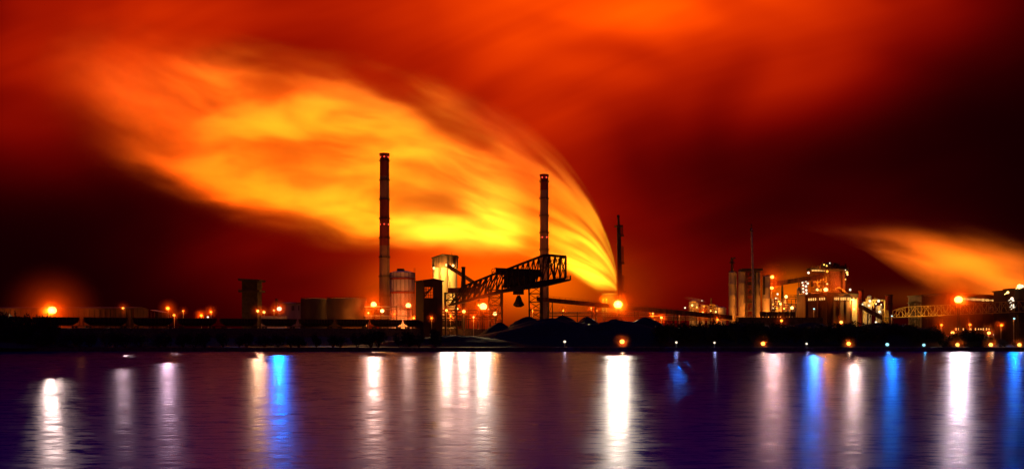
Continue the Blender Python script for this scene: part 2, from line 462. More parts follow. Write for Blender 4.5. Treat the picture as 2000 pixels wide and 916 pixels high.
# ------------------------------------------------------------------ two tall chimneys
def chimney(px, ytop, Y, r0, r1, label, lights, bands):
    X = wx(px, Y); H = wz(ytop, Y)-G
    t = thing('chimney', label, 'chimney', (X, Y, G), 'tall chimneys of the works')
    mb = MB(); n = 14
    mb.lathe((X, Y, G), [(lerp(r0, r1, i/n), H*i/n) for i in range(n+1)]+[(r1*.84, H), (r1*.84, H-3)], 40, False)
    mb.build('shaft', 'chimney_concrete', t, 40)
    for a, b in bands:
        mb = MB(); za, zb = wz(a, Y)-G, wz(b, Y)-G
        ra, rb = lerp(r0, r1, za/H)+.04, lerp(r0, r1, zb/H)+.04
        mb.lathe((X, Y, G), [(rb-.3, zb), (rb, zb), (ra, za), (ra-.3, za)], 40, False); mb.build('painted_band', 'chimney_red', t, 40)
    mb = MB(); mb.lathe((X, Y, G), [(r1+.02, H-2.2), (r1+.45, H-1.8), (r1+.45, H+.3), (r1*.84, H+.3)], 40, False)
    mb.build('rim', 'chimney_red', t, 40)
    z = H-6
    while z > 20:                                        # small platforms all round
        rr = lerp(r0, r1, z/H); mb = MB()
        mb.lathe((X, Y, G+z), [(rr, 0), (rr+.75, 0), (rr+.75, .25), (rr, .25)], 32, False)
        railing(mb, ring_pts((X, Y, G+z+.25), rr+.7, 16), 1.0, .08, 5)
        mb.build('platform', 'dark_steel', t); z -= H/9.7
    mb = MB(); rr = (r0+r1)/2
    for s in (-.3, .3): mb.bar((X+r0*.72+s, Y-r0*.75, G), (X+r1*.72+s, Y-r1*.75, G+H), .12)
    mb.build('ladder', 'dark_steel', t)
    for yy, offs in lights:
        z = wz(yy, Y); rr = lerp(r0, r1, (z-G)/H)
        for k in offs:
            mb = MB(); mb.ball((X+rr*k, Y-math.sqrt(max(0, rr*rr-(rr*k)**2))-.45, z), .55, 8); mb.build('warning_light', 'lamp_red', t)
    return t
chimney(751, 301, 720, 4.45, 3.65, 'tallest chimney with dark painted bands, standing left of the pale gas holder', [(308, (-.8, .1, .9)), (439, (-.8, .1, .9))], [(302, 345), (390, 480)])
chimney(1063, 342, 760, 4.1, 3.4, 'slightly shorter chimney rising behind the raised boom of the ore crane', [(348, (-.55, .5)), (464, (-.5, .55))], [(343, 372)])

spot(None, at(741, 640, 655), at(751, 430, 720), 1.6e5, (1, .20, .03), 60, 1.0, .6)  # unseen spots added to brighten the chimney shafts
spot(None, at(1066, 640, 690), at(1063, 450, 760), 1.3e5, (1, .20, .03), 60, 1.0, .6)
# ------------------------------------------------------------------ flare stack and quench tower
Y = 800; t = thing('flare_stack', 'slim black flare stack with ladder cages beside the quench tower', 'flare stack', (wx(1213, Y), Y, G))
b0, b1, b2 = at(1213, 646, Y), at(1208.5, 440, Y), at(1207.5, 421, Y); b0.z = G
MB().tube(b0, b1, 2.3, 1.75, 16).tube(b1, b2, 1.0, .9, 12).build('mast', 'dark_steel', t, 40)
mb = MB(); mb.lathe(b2, [(1.2, -2), (1.2, 0), (.8, .4)], 12); mb.build('burner_tip', 'dark_steel', t, 40)
for yy, r, dx in ((443, 3.6, -.3), (461, 2.8, 1.6), (515, 2.6, 1.8), (571, 3.8, 2.0)):
    p = pl([b0, b1], (wz(yy, Y)-b0.z)/(b1.z-b0.z))+Vector((dx, 0, 0)); mb = MB()
    mb.lathe(p, [(r, -.3), (r, .3)], 14); railing(mb, ring_pts(p+Vector((0, 0, .3)), r-.15, 12), 1.2, .14, 6); mb.build('platform', 'dark_steel', t)
for ya, yb in ((436, 458), (481, 514), (538, 570)):
    mb = MB(); n = 9
    for i in range(n+1):
        p = pl([b0, b1], (wz(lerp(yb, ya, i/n), Y)-b0.z)/(b1.z-b0.z)); p.x += 3.0
        for q, w in zip(ring_pts(p, .75, 6), ring_pts(p, .75, 6)[1:]): mb.bar(q, w, .16)
    for k in range(0, 6):
        q0 = pl([b0, b1], (wz(yb, Y)-b0.z)/(b1.z-b0.z)); q1 = pl([b0, b1], (wz(ya, Y)-b0.z)/(b1.z-b0.z))
        o_ = Vector((3+.75*math.cos(k*math.pi/3), .75*math.sin(k*math.pi/3), 0)); mb.bar(q0+o_, q1+o_, .16)
    mb.build('ladder_cage', 'dark_steel', t)
Y = PY; X = wx(1192.5, Y); ztop = wz(573, Y); t = thing('quench_tower', 'squat quench tower with a wide rim where the big steam plume starts', 'tower', (X, Y, G))
MB().lathe((X, Y, G), [(8.6, 0), (7.6, (ztop-G)*.6), (7.9, ztop-G-3), (7.4, ztop-G-3), (7.2, 4)], 32, False).build('shell', 'dark_steel', t, 40)
MB().lathe((X, Y, ztop-3), [(7.9, 0), (9.4, 1.2), (9.6, 3), (9.0, 3), (7.6, .4)], 32, False).build('rim', 'dark_steel', t, 40)
mb = MB()
for k in range(10): a = ring_pts((X, Y, ztop), 9.4, 10)[k]; mb.bar(a, a+Vector((0, 0, -26)), .35)
mb.build('support_post', 'dark_steel', t)

# ------------------------------------------------------------------ tanks, gas holder
def tank(px0, px1, ytop, Y, label, m='tank_grey', stairs=1):
    X = wx((px0+px1)/2, Y); r = wx(px1, Y)-X; H = wz(ytop, Y)-G
    t = thing('storage_tank', label, 'storage tank', (X, Y, G), 'flat topped storage tanks')
    mb = MB(); prof = []
    for i in range(6):                                   # plate courses with a slight weld step
        prof += [(r, H*i/6+.01), (r, H*(i+1)/6-.12), (r+.05, H*(i+1)/6-.06)]
    mb.lathe((X, Y, G), prof, 56, False); mb.build('shell', m, t, 30)
    MB().lathe((X, Y, G+H), [(r, -.1), (r*.6, .5), (.1, .9)], 56, False).build('roof', m, t, 30)
    mb = MB(); railing(mb, ring_pts((X, Y, G+H), r-.2, 40), 1.1, .1, 3); mb.build('railing', 'dark_steel', t)
    mb = MB()
    for k in range(22):
        a = -2.2+stairs*k*.055; z = H*k/22; p = Vector((X+(r+.7)*math.cos(a), Y+(r+.7)*math.sin(a), G+z)); mb.box(p, (1.2, .9, .18), a)
        mb.bar(p, p+Vector((0, 0, 1.2)), .08)
    mb.build('spiral_stair', 'dark_steel', t)
    return t
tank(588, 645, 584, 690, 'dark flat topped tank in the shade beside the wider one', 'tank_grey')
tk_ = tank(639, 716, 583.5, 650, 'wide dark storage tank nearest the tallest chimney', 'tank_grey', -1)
for px, pw in ((706, 1.1e4), (670, 3e3)): point_light(tk_, (wx(px, 620), 622, wz(612, 620)), pw, (1, .25, .02), .4)  # lights without fixtures, added to warm the tank front
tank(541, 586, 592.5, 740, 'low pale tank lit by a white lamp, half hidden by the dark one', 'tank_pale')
Y = 770; X = wx(786, Y); r = 10.9; H = wz(533, Y)-G
t = thing('gas_holder', 'pale cylindrical gas holder with red bands next to the tallest chimney', 'gas holder', (X, Y, G))
MB().lathe((X, Y, G), [(r, 0), (r, H)], 20, False).build('shell', 'tank_pale', t)
MB().lathe((X, Y, G+H), [(r+.2, 0), (r*.5, 1.6), (.1, 2)], 20, False).build('roof', 'tank_pale', t)
MB().lathe((X-1.5, Y, G+H+1), [(3.2, 0), (3.4, 2.2), (3.4, 2.6), (.1, 2.8)], 16).build('roof_vent', 'rust_steel', t, 40)
for yy in (545, 572):
    MB().lathe((X, Y, wz(yy, Y)), [(r, -.7), (r+.5, -.7), (r+.5, .7), (r, .7)], 20, False).build('walkway_band', 'red_paint', t)
mb = MB()
for k in range(20): p = ring_pts((X, Y, G), r+.12, 20)[k]; mb.bar(p, p+Vector((0, 0, H)), .28)
mb.build('rib', 'tank_grey', t)
mb = MB(); px_l = X+r*.96
for dx in (0, .9): mb.bar((px_l+dx, Y-3.5, G), (px_l+dx, Y-3.5, G+H+4), .2)
for k in range(26): mb.bar((px_l, Y-3.5, G+H*k/26), (px_l+.9, Y-3.5, G+H*k/26), .14)
mb.build('ladder', 'rust_steel', t)
mb = MB(); p = (X+3, Y-30, G+9); mb.ball(p, .5, 8); mb.bar((X+3, Y-30, G), p, .2); mb.build('floodlight', 'lamp_sodium', t); point_light(t, (X+2, Y-29, G+15), 6e4, (1, .25, .05), .5)  # lamp and light added to brighten the holder front

# ------------------------------------------------------------------ stepped dark tower at the far end of the yard
Y = 640; X = wx(492, Y); p_ = Y/F
t = thing('cooling_tower', 'lone dark tower with two wide overhanging decks at the quiet end of the yard', 'tower', (X, Y, G))
z = lambda yy: wz(yy, Y)
mb = MB(); mb.box((X, Y, (G+z(570))/2), (30*p_, 11, z(570)-G))
for k in range(14): zz = G+4+k*(z(571)-G-5)/14; mb.box((X, Y, zz), (30*p_+.5, 11.5, .35))
mb.build('lower_body', 'dark_steel', t)
MB().box((X, Y, (z(571)+z(567))/2), (41*p_, 15, z(567)-z(571))).build('lower_deck', 'dark_steel', t)
mb = MB(); mb.box((X, Y, (z(567)+z(550))/2), (30*p_, 11, z(550)-z(567)))
for k in range(5): mb.box((X, Y, z(566)+k*1.2), (30*p_+.5, 11.5, .3))
mb.build('upper_body', 'dark_steel', t)
mb = MB(); mb.prism([(X-21*p_, z(545)), (X-20*p_, z(549)), (X+19*p_, z(550.5)), (X+21.5*p_, z(547))], 'y', Y-8, Y+8); mb.build('upper_deck', 'dark_steel', t)
mb = MB(); railing(mb, [(X-20*p_, Y-7.5, z(567)), (X+20*p_, Y-7.5, z(567))], 1.1, .12); mb.build('railing', 'dark_steel', t)

# ------------------------------------------------------------------ dark transfer tower with an open steel window
Y = 585; cxp = wx(838, Y); t = thing('transfer_tower', 'dark red sheet clad tower with an open lattice window', 'tower', (cxp, Y, G))
H = wz(550, Y)-G; W, D = 13.6, 12.5
def local(mb, name, m, **k):
    for v in mb.bm.verts: v.co += Vector((cxp, Y, G))
    return mb.build(name, m, t, **k)
zw0, zw1 = wz(583, Y)-G, wz(560, Y)-G; xw0, xw1 = -W/2+.5, -W/2+7.2
mb = MB()
for y0 in (-D/2, D/2-.3):                                 # front and back sheets, each round its opening
    sh_ = 0 if y0 < 0 else 5.9
    mb.span(-W/2, W/2, y0, y0+.3, 0, zw0-sh_*.1); mb.span(-W/2, W/2, y0, y0+.3, zw1, H)
    mb.span(-W/2, xw0+sh_, y0, y0+.3, zw0-sh_*.1, zw1); mb.span(xw1+sh_*.97, W/2, y0, y0+.3, zw0-sh_*.1, zw1)
for x0 in (-W/2, W/2-.3): mb.span(x0, x0+.3, -D/2+.3, D/2-.3, 0, H)
local(mb, 'cladding', 'corrugated')
mb = MB()
for k in range(18): x = -W/2+.4+k*(W-.8)/17; mb.span(x-.1, x+.1, -D/2-.12, -D/2-.005, 0, zw0-.3)
mb.span(2.6, 3.2, -D/2-.4, -D/2-.13, 0, H*.75)
local(mb, 'sheet_rib', 'corrugated')
mb = MB()
for k in range(5): x = lerp(xw0, xw1, k/4); mb.bar((x, -D/2+.8, zw0), (x, -D/2+.8, zw1), .3)
for k in range(5): zz = lerp(zw0, zw1, k/4); mb.bar((xw0, -D/2+.8, zz), (xw1, -D/2+.8, zz), .28)
mb.bar((xw0, -D/2+1.4, zw0), (xw1, -D/2+1.4, zw1), .5); mb.bar((xw0, -D/2+2.4, zw0+2), (xw1, -D/2+2.4, zw1-1), .6)
for k in range(6): mb.bar((xw0+k*1.1, -D/2+1.4, zw0+k*1.0), (xw0+k*1.1+.4, -D/2+1.4, zw1-1), .22)
local(mb, 'window_lattice', 'dark_steel')
mb = MB(); mb.prism([(-W/2-.8, H-.2), (-W/2-.8, H+.5), (0, H+1.7), (W/2+.8, H+.5), (W/2+.8, H-.2)], 'y', -D/2-.9, D/2+.6); local(mb, 'roof', 'corrugated')
t.rotation_euler.z = R(30)

# ------------------------------------------------------------------ bunker silos with a head house and an inclined belt
Y = 680; X = wx(868, Y); t = thing('bunker_silo', 'bright floodlit concrete silos under a dark head house', 'silo', (X, Y, G))
for px, rpx in ((851.5, 6), (866, 8.5), (884, 9)):
    MB().lathe((wx(px, Y), Y, G), [(rpx*Y/F, 0), (rpx*Y/F, wz(523, Y)-G)], 28, False).build('silo_cell', 'silo_pale', t, 40)
hh0, hh1 = wz(523, Y), wz(504, Y)
mb = MB(); mb.prism([(wx(845.5, Y), hh0), (wx(845.5, Y), hh1-1), (wx(866, Y), hh1+1.6), (wx(893.5, Y), hh1+.5), (wx(893.5, Y), hh0)], 'y', Y-8, Y+8)
mb.build('head_house', 'rust_steel', t)
mb = MB(); mb.prism([(wx(844.5, Y), hh1-.9), (wx(844.5, Y), hh1-.3), (wx(866, Y), hh1+2.4), (wx(895, Y), hh1+1.3), (wx(895, Y), hh1+.6), (wx(866, Y), hh1+1.7)], 'y', Y-8.8, Y+8.8)
mb.build('roof', 'dark_steel', t)
mb = MB()
for px in (850, 859, 876, 888):
    mb = MB(); mb.bar((wx(px, Y), Y-8.25, hh0), (wx(px, Y), Y-8.25, hh1), .4); mb.build('steel_rib', 'dark_steel', t)
for px in (884, 890):
    mb = MB(); mb.bar((wx(px, Y), Y-8.6, hh0-4), (wx(px, Y), Y-8.6, hh1+3.5), .2); mb.build('roof_mast', 'dark_steel', t)
for px, py in ((850, 525.5), (874, 519.5), (886.5, 520.5)):
    p = at(px, py, Y); p.y = Y-9.8; mb = MB(); mb.ball(p, .9, 10); mb.build('floodlight', 'lamp_gold', t)
for px, pw in ((850, 9e3), (866, 1.7e4), (884, 8e3)): point_light(t, (wx(px, Y), Y-11, wz(527, Y)), pw, (1, .50, .07), .5)
point_light(t, (wx(868, Y), Y-22, wz(592, Y)), 1.6e4, (1, .42, .05), .6); point_light(t, (wx(888, Y), Y-14, wz(575, Y)), 4e3, (1, .42, .05), .6)  # lights without fixtures, added to brighten the lower silos
Yc = 672; t = thing('inclined_conveyor', 'short covered conveyor sloping down from the floodlit silo head house', 'conveyor', (wx(900, Yc), Yc-10, G))
a, b = at(873, 518, Yc-8), at(938, 560, Yc-14)
mb = MB(); v = (b-a).normalized()
mb.poly([a+Vector((0, o1, o2)) for o1 in (-1.6, 1.6) for o2 in (-1.6, 1.6)]+[b+Vector((0, o1, o2)) for o1 in (-1.6, 1.6) for o2 in (-1.6, 1.6)], [(0, 1, 3, 2), (4, 6, 7, 5), (0, 4, 5, 1), (2, 3, 7, 6), (0, 2, 6, 4), (1, 5, 7, 3)])
mb.build('gallery', 'rust_steel', t)
mb = MB(); q = a.lerp(b, .55); mb.bar(Vector((q.x-1.5, q.y, G)), q, .4); mb.bar(Vector((q.x+1.5, q.y, G)), q, .4)
q = a.lerp(b, .97); mb.bar(Vector((q.x-1.5, q.y, G)), q, .4); mb.bar(Vector((q.x+1.5, q.y, G)), q, .4); mb.build('trestle', 'dark_steel', t)
Y = 600; X = wx(905, Y); t = thing('short_stack', 'short black stack standing between the floodlit silos and the crane', 'chimney', (X, Y, G))
MB().lathe((X, Y, G), [(1.45, 0), (1.32, wz(521, Y)-G), (1.1, wz(521, Y)-G), (1.1, 30)], 18, False).build('shaft', 'dark_steel', t, 40)
mb = MB()
for yy in (522, 545):
    mb = MB(); mb.lathe((X, Y, wz(yy, Y)), [(1.3, -.2), (1.55, -.2), (1.55, .2), (1.3, .2)], 18, False); mb.build('stiffener_ring', 'dark_steel', t)
mb = MB(); mb.bar((X-3.3, Y, G), (X-1.3, Y, wz(548, Y)), .3); mb.build('stay', 'dark_steel', t)

# ------------------------------------------------------------------ ore bridge crane
Y = 545; t = thing('ore_crane', 'black lattice ore crane with its boom raised towards the quench tower', 'crane', (wx(985, Y), Y, G))
yn, yf = Y-4.5, Y+4.5
def q(px, py, y): p = at(px, py, Y); p.y = y; return p
TOP = [(902, 561), (966, 535), (1000, 522.5), (1064, 498), (1105, 501.5)]
BOT = [(880, 595), (985, 566), (1060, 549), (1105, 543.5)]
for nm, y in (('boom_truss', yn), ('boom_truss', yf)):
    mb = MB(); truss(mb, [q(*p, y) for p in TOP], [q(*p, y) for p in BOT], 20, .85, .52, y == yn); mb.build(nm, 'dark_steel', t)
mb = MB(); T1 = [pl([q(*p, yn) for p in TOP], i/16) for i in range(17)]; T2 = [pl([q(*p, yf) for p in TOP], i/16) for i in range(17)]
B1 = [pl([q(*p, yn) for p in BOT], i/16) for i in range(17)]; B2 = [pl([q(*p, yf) for p in BOT], i/16) for i in range(17)]
for i in range(17):
    mb.bar(T1[i], T2[i], .3)
    if i < 16: mb.bar(T1[i], T2[i+1], .25)
mb.build('top_bracing', 'dark_steel', t)
mb = MB()
for i in range(17):
    mb.bar(B1[i], B2[i], .4)
    if i < 16: mb.bar(B1[i+1], B2[i], .2)
mb.build('bottom_bracing', 'dark_steel', t)
mb = MB(); mb.bar(q(1064, 498, yn), q(1085, 544, yn), .5); mb.bar(q(1104, 502, yn), q(1068, 545, yn), .45); mb.bar(q(1105, 501.5, yn), q(1052, 530, yn), .55)
mb.bar(q(1064, 498, yf), q(1085, 544, yf), .5); mb.bar(q(1105, 501.5, yf), q(1062, 512, yf), .55); mb.build('tip_brace', 'dark_steel', t)
mb = MB(); mb.prism([(q(877, 595, Y).x, q(877, 595, Y).z), (q(877, 599, Y).x, q(877, 598.5, Y).z), (q(985, 571, Y).x, q(985, 571, Y).z), (q(1060, 560.5, Y).x, q(1060, 560.5, Y).z), (q(1114.5, 547.5, Y).x, q(1114.5, 547.5, Y).z), (q(1114.5, 545.3, Y).x, q(1114.5, 545.3, Y).z), (q(1060, 551, Y).x, q(1060, 551, Y).z), (q(985, 567.5, Y).x, q(985, 567.5, Y).z)], 'y', yn-.6, yf+.6)
mb.build('boom_girder', 'dark_steel', t)
mb = MB(); railing(mb, [q(1062, 551, yn-.5), q(1114, 545.2, yn-.5), q(1114, 545.2, yf+.5), q(1080, 549, yf+.5)], 2.0, .16, 2); mb.build('tip_railing', 'dark_steel', t)
mb = MB()
mb.prism([(q(968, 523.5, Y).x, q(968, 523.5, Y).z), (q(968, 536.5, Y).x, q(968, 536.5, Y).z), (q(1057, 540.5, Y).x, q(1057, 540.5, Y).z), (q(1057, 527, Y).x, q(1057, 527, Y).z)], 'y', yn+1.2, yf-1.0); mb.build('machine_house', 'rust_steel', t)
mb = MB(); mb.prism([(q(984, 538, Y).x, q(984, 538, Y).z), (q(984, 563, Y).x, q(984, 563, Y).z), (q(1046, 552, Y).x, q(1046, 552, Y).z), (q(1046, 541, Y).x, q(1046, 541, Y).z)], 'y', yn+1.8, yf-1.6); mb.build('winch_cabin', 'rust_steel', t)
mb = MB(); mb.span(wx(876, Y), wx(936, Y), yn, yf, wz(572.5, Y), wz(562.5, Y)); mb.build('drive_house', 'rust_steel', t)
mb = MB(); mb.bar(q(961, 537, yn), q(961, 527, yn), .3); mb.bar(q(961, 527, yn), q(970, 523.5, yn), .3); mb.bar(q(961, 532, yn), q(968, 532, yn), .3); mb.bar(q(968, 524, yn), q(961, 537, yn), .25); mb.build('stair_landing', 'dark_steel', t)
for nm, px0, px1, yt, hw in (('leg', 880, 882, 572, 3.4), ('leg', 966, 971, 566, 3.6), ('leg', 1046, 1047, 557, 4.0)):
    mb = MB(); lattice_leg(mb, (wx(px1, Y), Y, G), (wx(px0, Y), Y, wz(yt, Y)), hw, 7, .55); mb.build(nm, 'dark_steel', t)
mb = MB(); mb.bar((wx(980, Y), yn, G), q(981, 568, yn), .7); mb.bar((wx(980, Y), yf, G), q(981, 568, yf), .7); mb.bar((wx(963, Y), yn, G+6), q(981, 575, yn), .4); mb.build('strut', 'dark_steel', t)
mb = MB(); mb.bar((wx(1037, Y), yn, G), q(1032, 562, yn), .5); mb.bar((wx(1057, Y), yf, G), q(1057, 556, yf), .6); mb.build('strut', 'dark_steel', t)
mb = MB()
for px in range(884, 936, 7):
    for yy, k in ((yn, 3), (yf, 0)):
        mb = MB(); mb.bar(q(px, 572.5, yy), q(px+k, lerp(594, 580, (px-884)/52), yy), .3); mb.build('hanger', 'dark_steel', t)
X = wx(1013, Y); zb = wz(599, Y)
mb = MB(); mb.lathe((X, Y, zb), [(1.6, -.2), (3.4, .8), (3.5, 1.4), (2.2, 3.6), (1.5, 5.8), (.7, 7.0)], 20); mb.build('grab_bell', 'dark_steel', t, 50)
mb = MB(); mb.bar((X-.5, Y, zb+6.6), (X-.5, Y, wz(562, Y)), .22); mb.bar((X+.5, Y, zb+6.6), (X+.5, Y, wz(562, Y)), .22); mb.span(X-3.5, X+3.2, yn+1, yf-1, wz(575, Y), wz(563, Y)); mb.build('trolley', 'dark_steel', t)

# ------------------------------------------------------------------ conveyors and pipe racks
def gallery(name, label, a, b, w, h, m, legs, cat='conveyor', legw=.5, ribs=0):
    t = thing(name, label, cat, (a.x, a.y, G)); mb = MB()
    d = (b-a); n = Vector((-d.y, d.x, 0)).normalized()*w/2; u = Vector((0, 0, h/2))
    P = [c+n*s1+u*s2 for c in (a, b) for s1 in (-1, 1) for s2 in (-1, 1)]
    mb.poly(P, [(0, 1, 3, 2), (4, 6, 7, 5), (0, 4, 5, 1), (2, 3, 7, 6), (0, 2, 6, 4), (1, 5, 7, 3)]); mb.build('gallery', m, t)
    if ribs:
        mb = MB()
        for k in range(ribs+1):
            c = a.lerp(b, k/ribs); mb.bar(c-n*1.02-u*1.05, c-n*1.02+u*1.05, .25)
        railing(mb, [a-n+u, b-n+u], 1.2, .12, 4); mb.build('rib', 'dark_steel', t)
    for f in legs:
        c = a.lerp(b, f)-u; mb = MB(); v = d.normalized()*2.0
        for s in (-1, 1):
            mb.bar(Vector((c.x+v.x*s, c.y, G)), c+Vector((v.x*s*.6, 0, 0)), legw)
        k = (c.z-G)
        for i in range(3): mb.bar(Vector((c.x-v.x, c.y, G+k*i/3)), Vector((c.x+v.x*.8, c.y, G+k*(i+1)/3)), legw*.5)
        mb.build('trestle', 'dark_steel', t)
    return t
gallery('belt_conveyor', 'long dark covered conveyor running downhill behind the coal heaps', at(1050, 584, 630), at(1430, 620, 600), 5, 3.1, 'rust_steel', (.07, .30, .52, .72, .9), ribs=40)
def pipe_rack(label, px0, px1, Y, levels, m='pale_steel', step=9):
    X0, X1 = wx(px0, Y), wx(px1, Y)
    t = thing('pipe_rack', label, 'pipe rack', ((X0+X1)/2, Y, G), 'pipe racks across the yard')
    for k, (yy, r) in enumerate(levels):
        MB().tube((X0, Y+(k % 2)*1.2, wz(yy, Y)), (X1, Y+(k % 2)*1.2, wz(yy, Y)), r, None, 10).build('pipe', m, t, 50)
    mb = MB(); n = max(2, int(abs(X1-X0)/step)); top = max(wz(yy, Y) for yy, r in levels)
    for i in range(n+1):
        x = lerp(X0, X1, i/n)
        for dy in (-1.6, 2.6): mb.bar((x, Y+dy, G), (x, Y+dy, top+.6), .3)
        for yy, r in levels: mb.bar((x, Y-1.6, wz(yy, Y)-r-.15), (x, Y+2.6, wz(yy, Y)-r-.15), .25)
    mb.build('support_frame', 'dark_steel', t); return t
pipe_rack('pipe rack with red pipes between the wide tank and the dark tower', 712, 806, 640, [(599, .55), (604, .35), (617, .6), (621, .4)], 'pale_steel')
pipe_rack('pipe rack glowing under the crane between silos and grab', 862, 968, 615, [(606, .6), (611, .4), (618, .7), (623, .5)], 'rust_steel')
pipe_rack('low yellow lit pipe line behind the coal heaps', 1070, 1330, 680, [(610.5, .5), (613.5, .3), (617, .45)], 'gantry_yellow', 11)
pipe_rack('pipe rack below the conveyor near the small lit refinery', 1270, 1450, 660, [(618, .5), (621.5, .4), (624.5, .5)], 'gantry_yellow', 8)
# ------------------------------------------------------------------ small lit refinery far off, with its steam
Y = 900; t = thing('refinery', 'small brightly lit refinery of pipes and vessels beyond the end of the conveyor', 'refinery', (wx(1378, Y), Y, G))
rnd = random.Random(3)
for px, r, yt in ((1349, 2.2, 590), (1354, 2.6, 588), (1361, 1.7, 592), (1373, 2.4, 596), (1384, 1.6, 599), (1397, 2.3, 598), (1406, 5.5, 601)):
    mb = MB(); mb.lathe((wx(px, Y), Y+rnd.uniform(-4, 4), G), [(r, 0), (r, wz(yt, Y)-G), (r*.5, wz(yt, Y)-G+1)], 14); mb.build('vessel', 'pale_steel', t, 40)
mb = MB()
for k in range(9):
    a = rnd.uniform(1345, 1400); b = a+rnd.uniform(4, 14); yy = rnd.uniform(594, 612)
    mb.tube(at(a, yy, Y-6), at(b, yy, Y-6), .45, None, 6)
    mb.tube(at(b, yy, Y-6), at(b, yy+8, Y-6), .45, None, 6)
mb.tube(at(1348, 592, Y-4), at(1352, 589, Y-4), .8); mb.tube(at(1352, 589, Y-4), at(1360, 590, Y-4), .8); mb.build('pipework', 'gantry_yellow', t)
mb = MB()
for k in range(14):
    px = 1343+k*5; mb.bar((wx(px, Y), Y-8, G), (wx(px, Y), Y-8, wz(604-3*(k % 3), Y)), .4)
for yy in (600, 606, 612): mb.bar(at(1343, yy, Y-8), at(1408, yy, Y-8), .4)
mb.bar(at(1360, 590, Y-5), at(1383, 601, Y-5), .5); mb.build('steel_frame', 'rust_steel', t)
mb = MB(); mb.lathe((wx(1389, Y), Y, G), [(1.1, 0), (.9, wz(582, Y)-G)], 12); mb.build('flue', 'rust_steel', t, 40)
for px, py, m_ in ((1338, 601, 'lamp_white'), (1352, 596, 'lamp_gold'), (1361, 600, 'lamp_sodium'), (1375, 598, 'lamp_amber'), (1388, 607, 'lamp_sodium'), (1398, 609, 'lamp_gold'), (1371, 587, 'lamp_white')):
    mb = MB(); p = at(px, py, Y-11); mb.ball(p, .85 if px != 1371 else .5, 8); mb.build('work_light', m_, t)
for px, py, pw in ((1352, 597, 9e3), (1375, 603, 9e3), (1396, 606, 6e3)): point_light(t, at(px, py, Y-16), pw, WARM, .6)

# ------------------------------------------------------------------ silo battery
Y = 660; t = thing('silo_battery', 'row of tall dim silos with a dark stair frame, beside the slender mast', 'silo', (wx(1463, Y), Y, G))
for px, rp, yt, dy in ((1429.5, 6, 532, 0), (1438.5, 4, 533, 5), (1449, 7, 530.5, 0), (1480, 6, 532, 2), (1495, 7.2, 541, -2)):
    r = rp*Y/F; h = wz(yt, Y)-G; mb = MB(); prof = []
    for i in range(6): prof += [(r, h*i/6), (r, h*(i+1)/6-.3), (r+.1, h*(i+1)/6-.15)]
    prof += [(r, h), (r*.3, h+.8)]
    mb.lathe((wx(px, Y), Y+dy, G), prof, 24); mb.build('silo_cell', 'concrete', t, 40)
    mb = MB(); railing(mb, ring_pts((wx(px, Y), Y+dy, G+h), r-.1, 10), 1.3, .14, 9); mb.build('top_railing', 'dark_steel', t)
mb = MB(); lattice_leg(mb, (wx(1464, Y), Y-2, G), (wx(1464, Y), Y-2, wz(531, Y)), 3.2, 9, .5)
for k in range(8): zz = lerp(G, wz(531, Y), (k+.5)/8); mb.box((wx(1464, Y), Y-2, zz), (6.2, 5, .3)); mb.box((wx(1462+3*(k % 2), Y), Y-3, zz+1.2), (2.2, 2.6, 2.2))
mb.build('stair_frame', 'dark_steel', t)
mb = MB(); mb.span(wx(1446, Y), wx(1487, Y), Y-4, Y+4, wz(531, Y)+.9, wz(527.5, Y)+.9); mb.build('head_gallery', 'dark_steel', t)
mb = MB()
for dx in (0, .9): mb.bar((wx(1442, Y)+dx, Y-3.2, G), (wx(1442, Y)+dx, Y-3.2, wz(533, Y)), .2)
for k in range(24): zz = lerp(G, wz(533, Y), k/24); mb.bar((wx(1442, Y), Y-3.2, zz), (wx(1442, Y)+.9, Y-3.2, zz), .16)
mb.build('ladder', 'pale_steel', t)
mb = MB(); mb.span(wx(1487, Y), wx(1490, Y), Y-5.6, Y-4.2, wz(576, Y), wz(541, Y)); mb.build('dust_duct', 'dark_steel', t)
for px, pw in ((1433, 9e3), (1456, 9e3), (1497, 1.6e4)): point_light(t, (wx(px, Y), Y-14, wz(612, Y)), pw, HOT, .5)  # lights added low at the base to warm the silos
Y = 690; t = thing('vent_stack', 'thin vent stack with a crooked head, rising behind the dim silos', 'chimney', (wx(1430, Y), Y, G))
MB().lathe((wx(1430, Y), Y, G), [(1.3, 0), (1.0, wz(503, Y)-G)], 14).build('shaft', 'rust_steel', t, 40)
mb = MB(); mb.lathe((wx(1430, Y), Y, wz(514, Y)), [(1.0, 0), (2.3, .2), (2.3, .7), (1.0, .7)], 12); mb.tube(at(1428.5, 513, Y), at(1428.5, 505, Y), .7); mb.tube(at(1429, 505, Y), at(1436, 504, Y), .6); mb.build('head', 'dark_steel', t)
Y = 600; t = thing('slender_mast', 'very slender pale mast standing in front of the dim silos', 'mast', (wx(1472.5, Y), Y, G))
MB().tube((wx(1473.5, Y), Y, G), at(1468, 446, Y), .95, .6, 12).build('shaft', 'pale_steel', t, 40)
MB().tube(at(1468, 450, Y), at(1467.3, 437.5, Y), .35, .3, 8).tube(at(1466, 452, Y), at(1466, 446, Y), .3).build('tip', 'dark_steel', t)
mb = MB(); mb.lathe(at(1468.2, 452, Y), [(.6, 0), (1.3, .1), (1.3, .4), (.6, .4)], 10); mb.build('tip_platform', 'dark_steel', t)

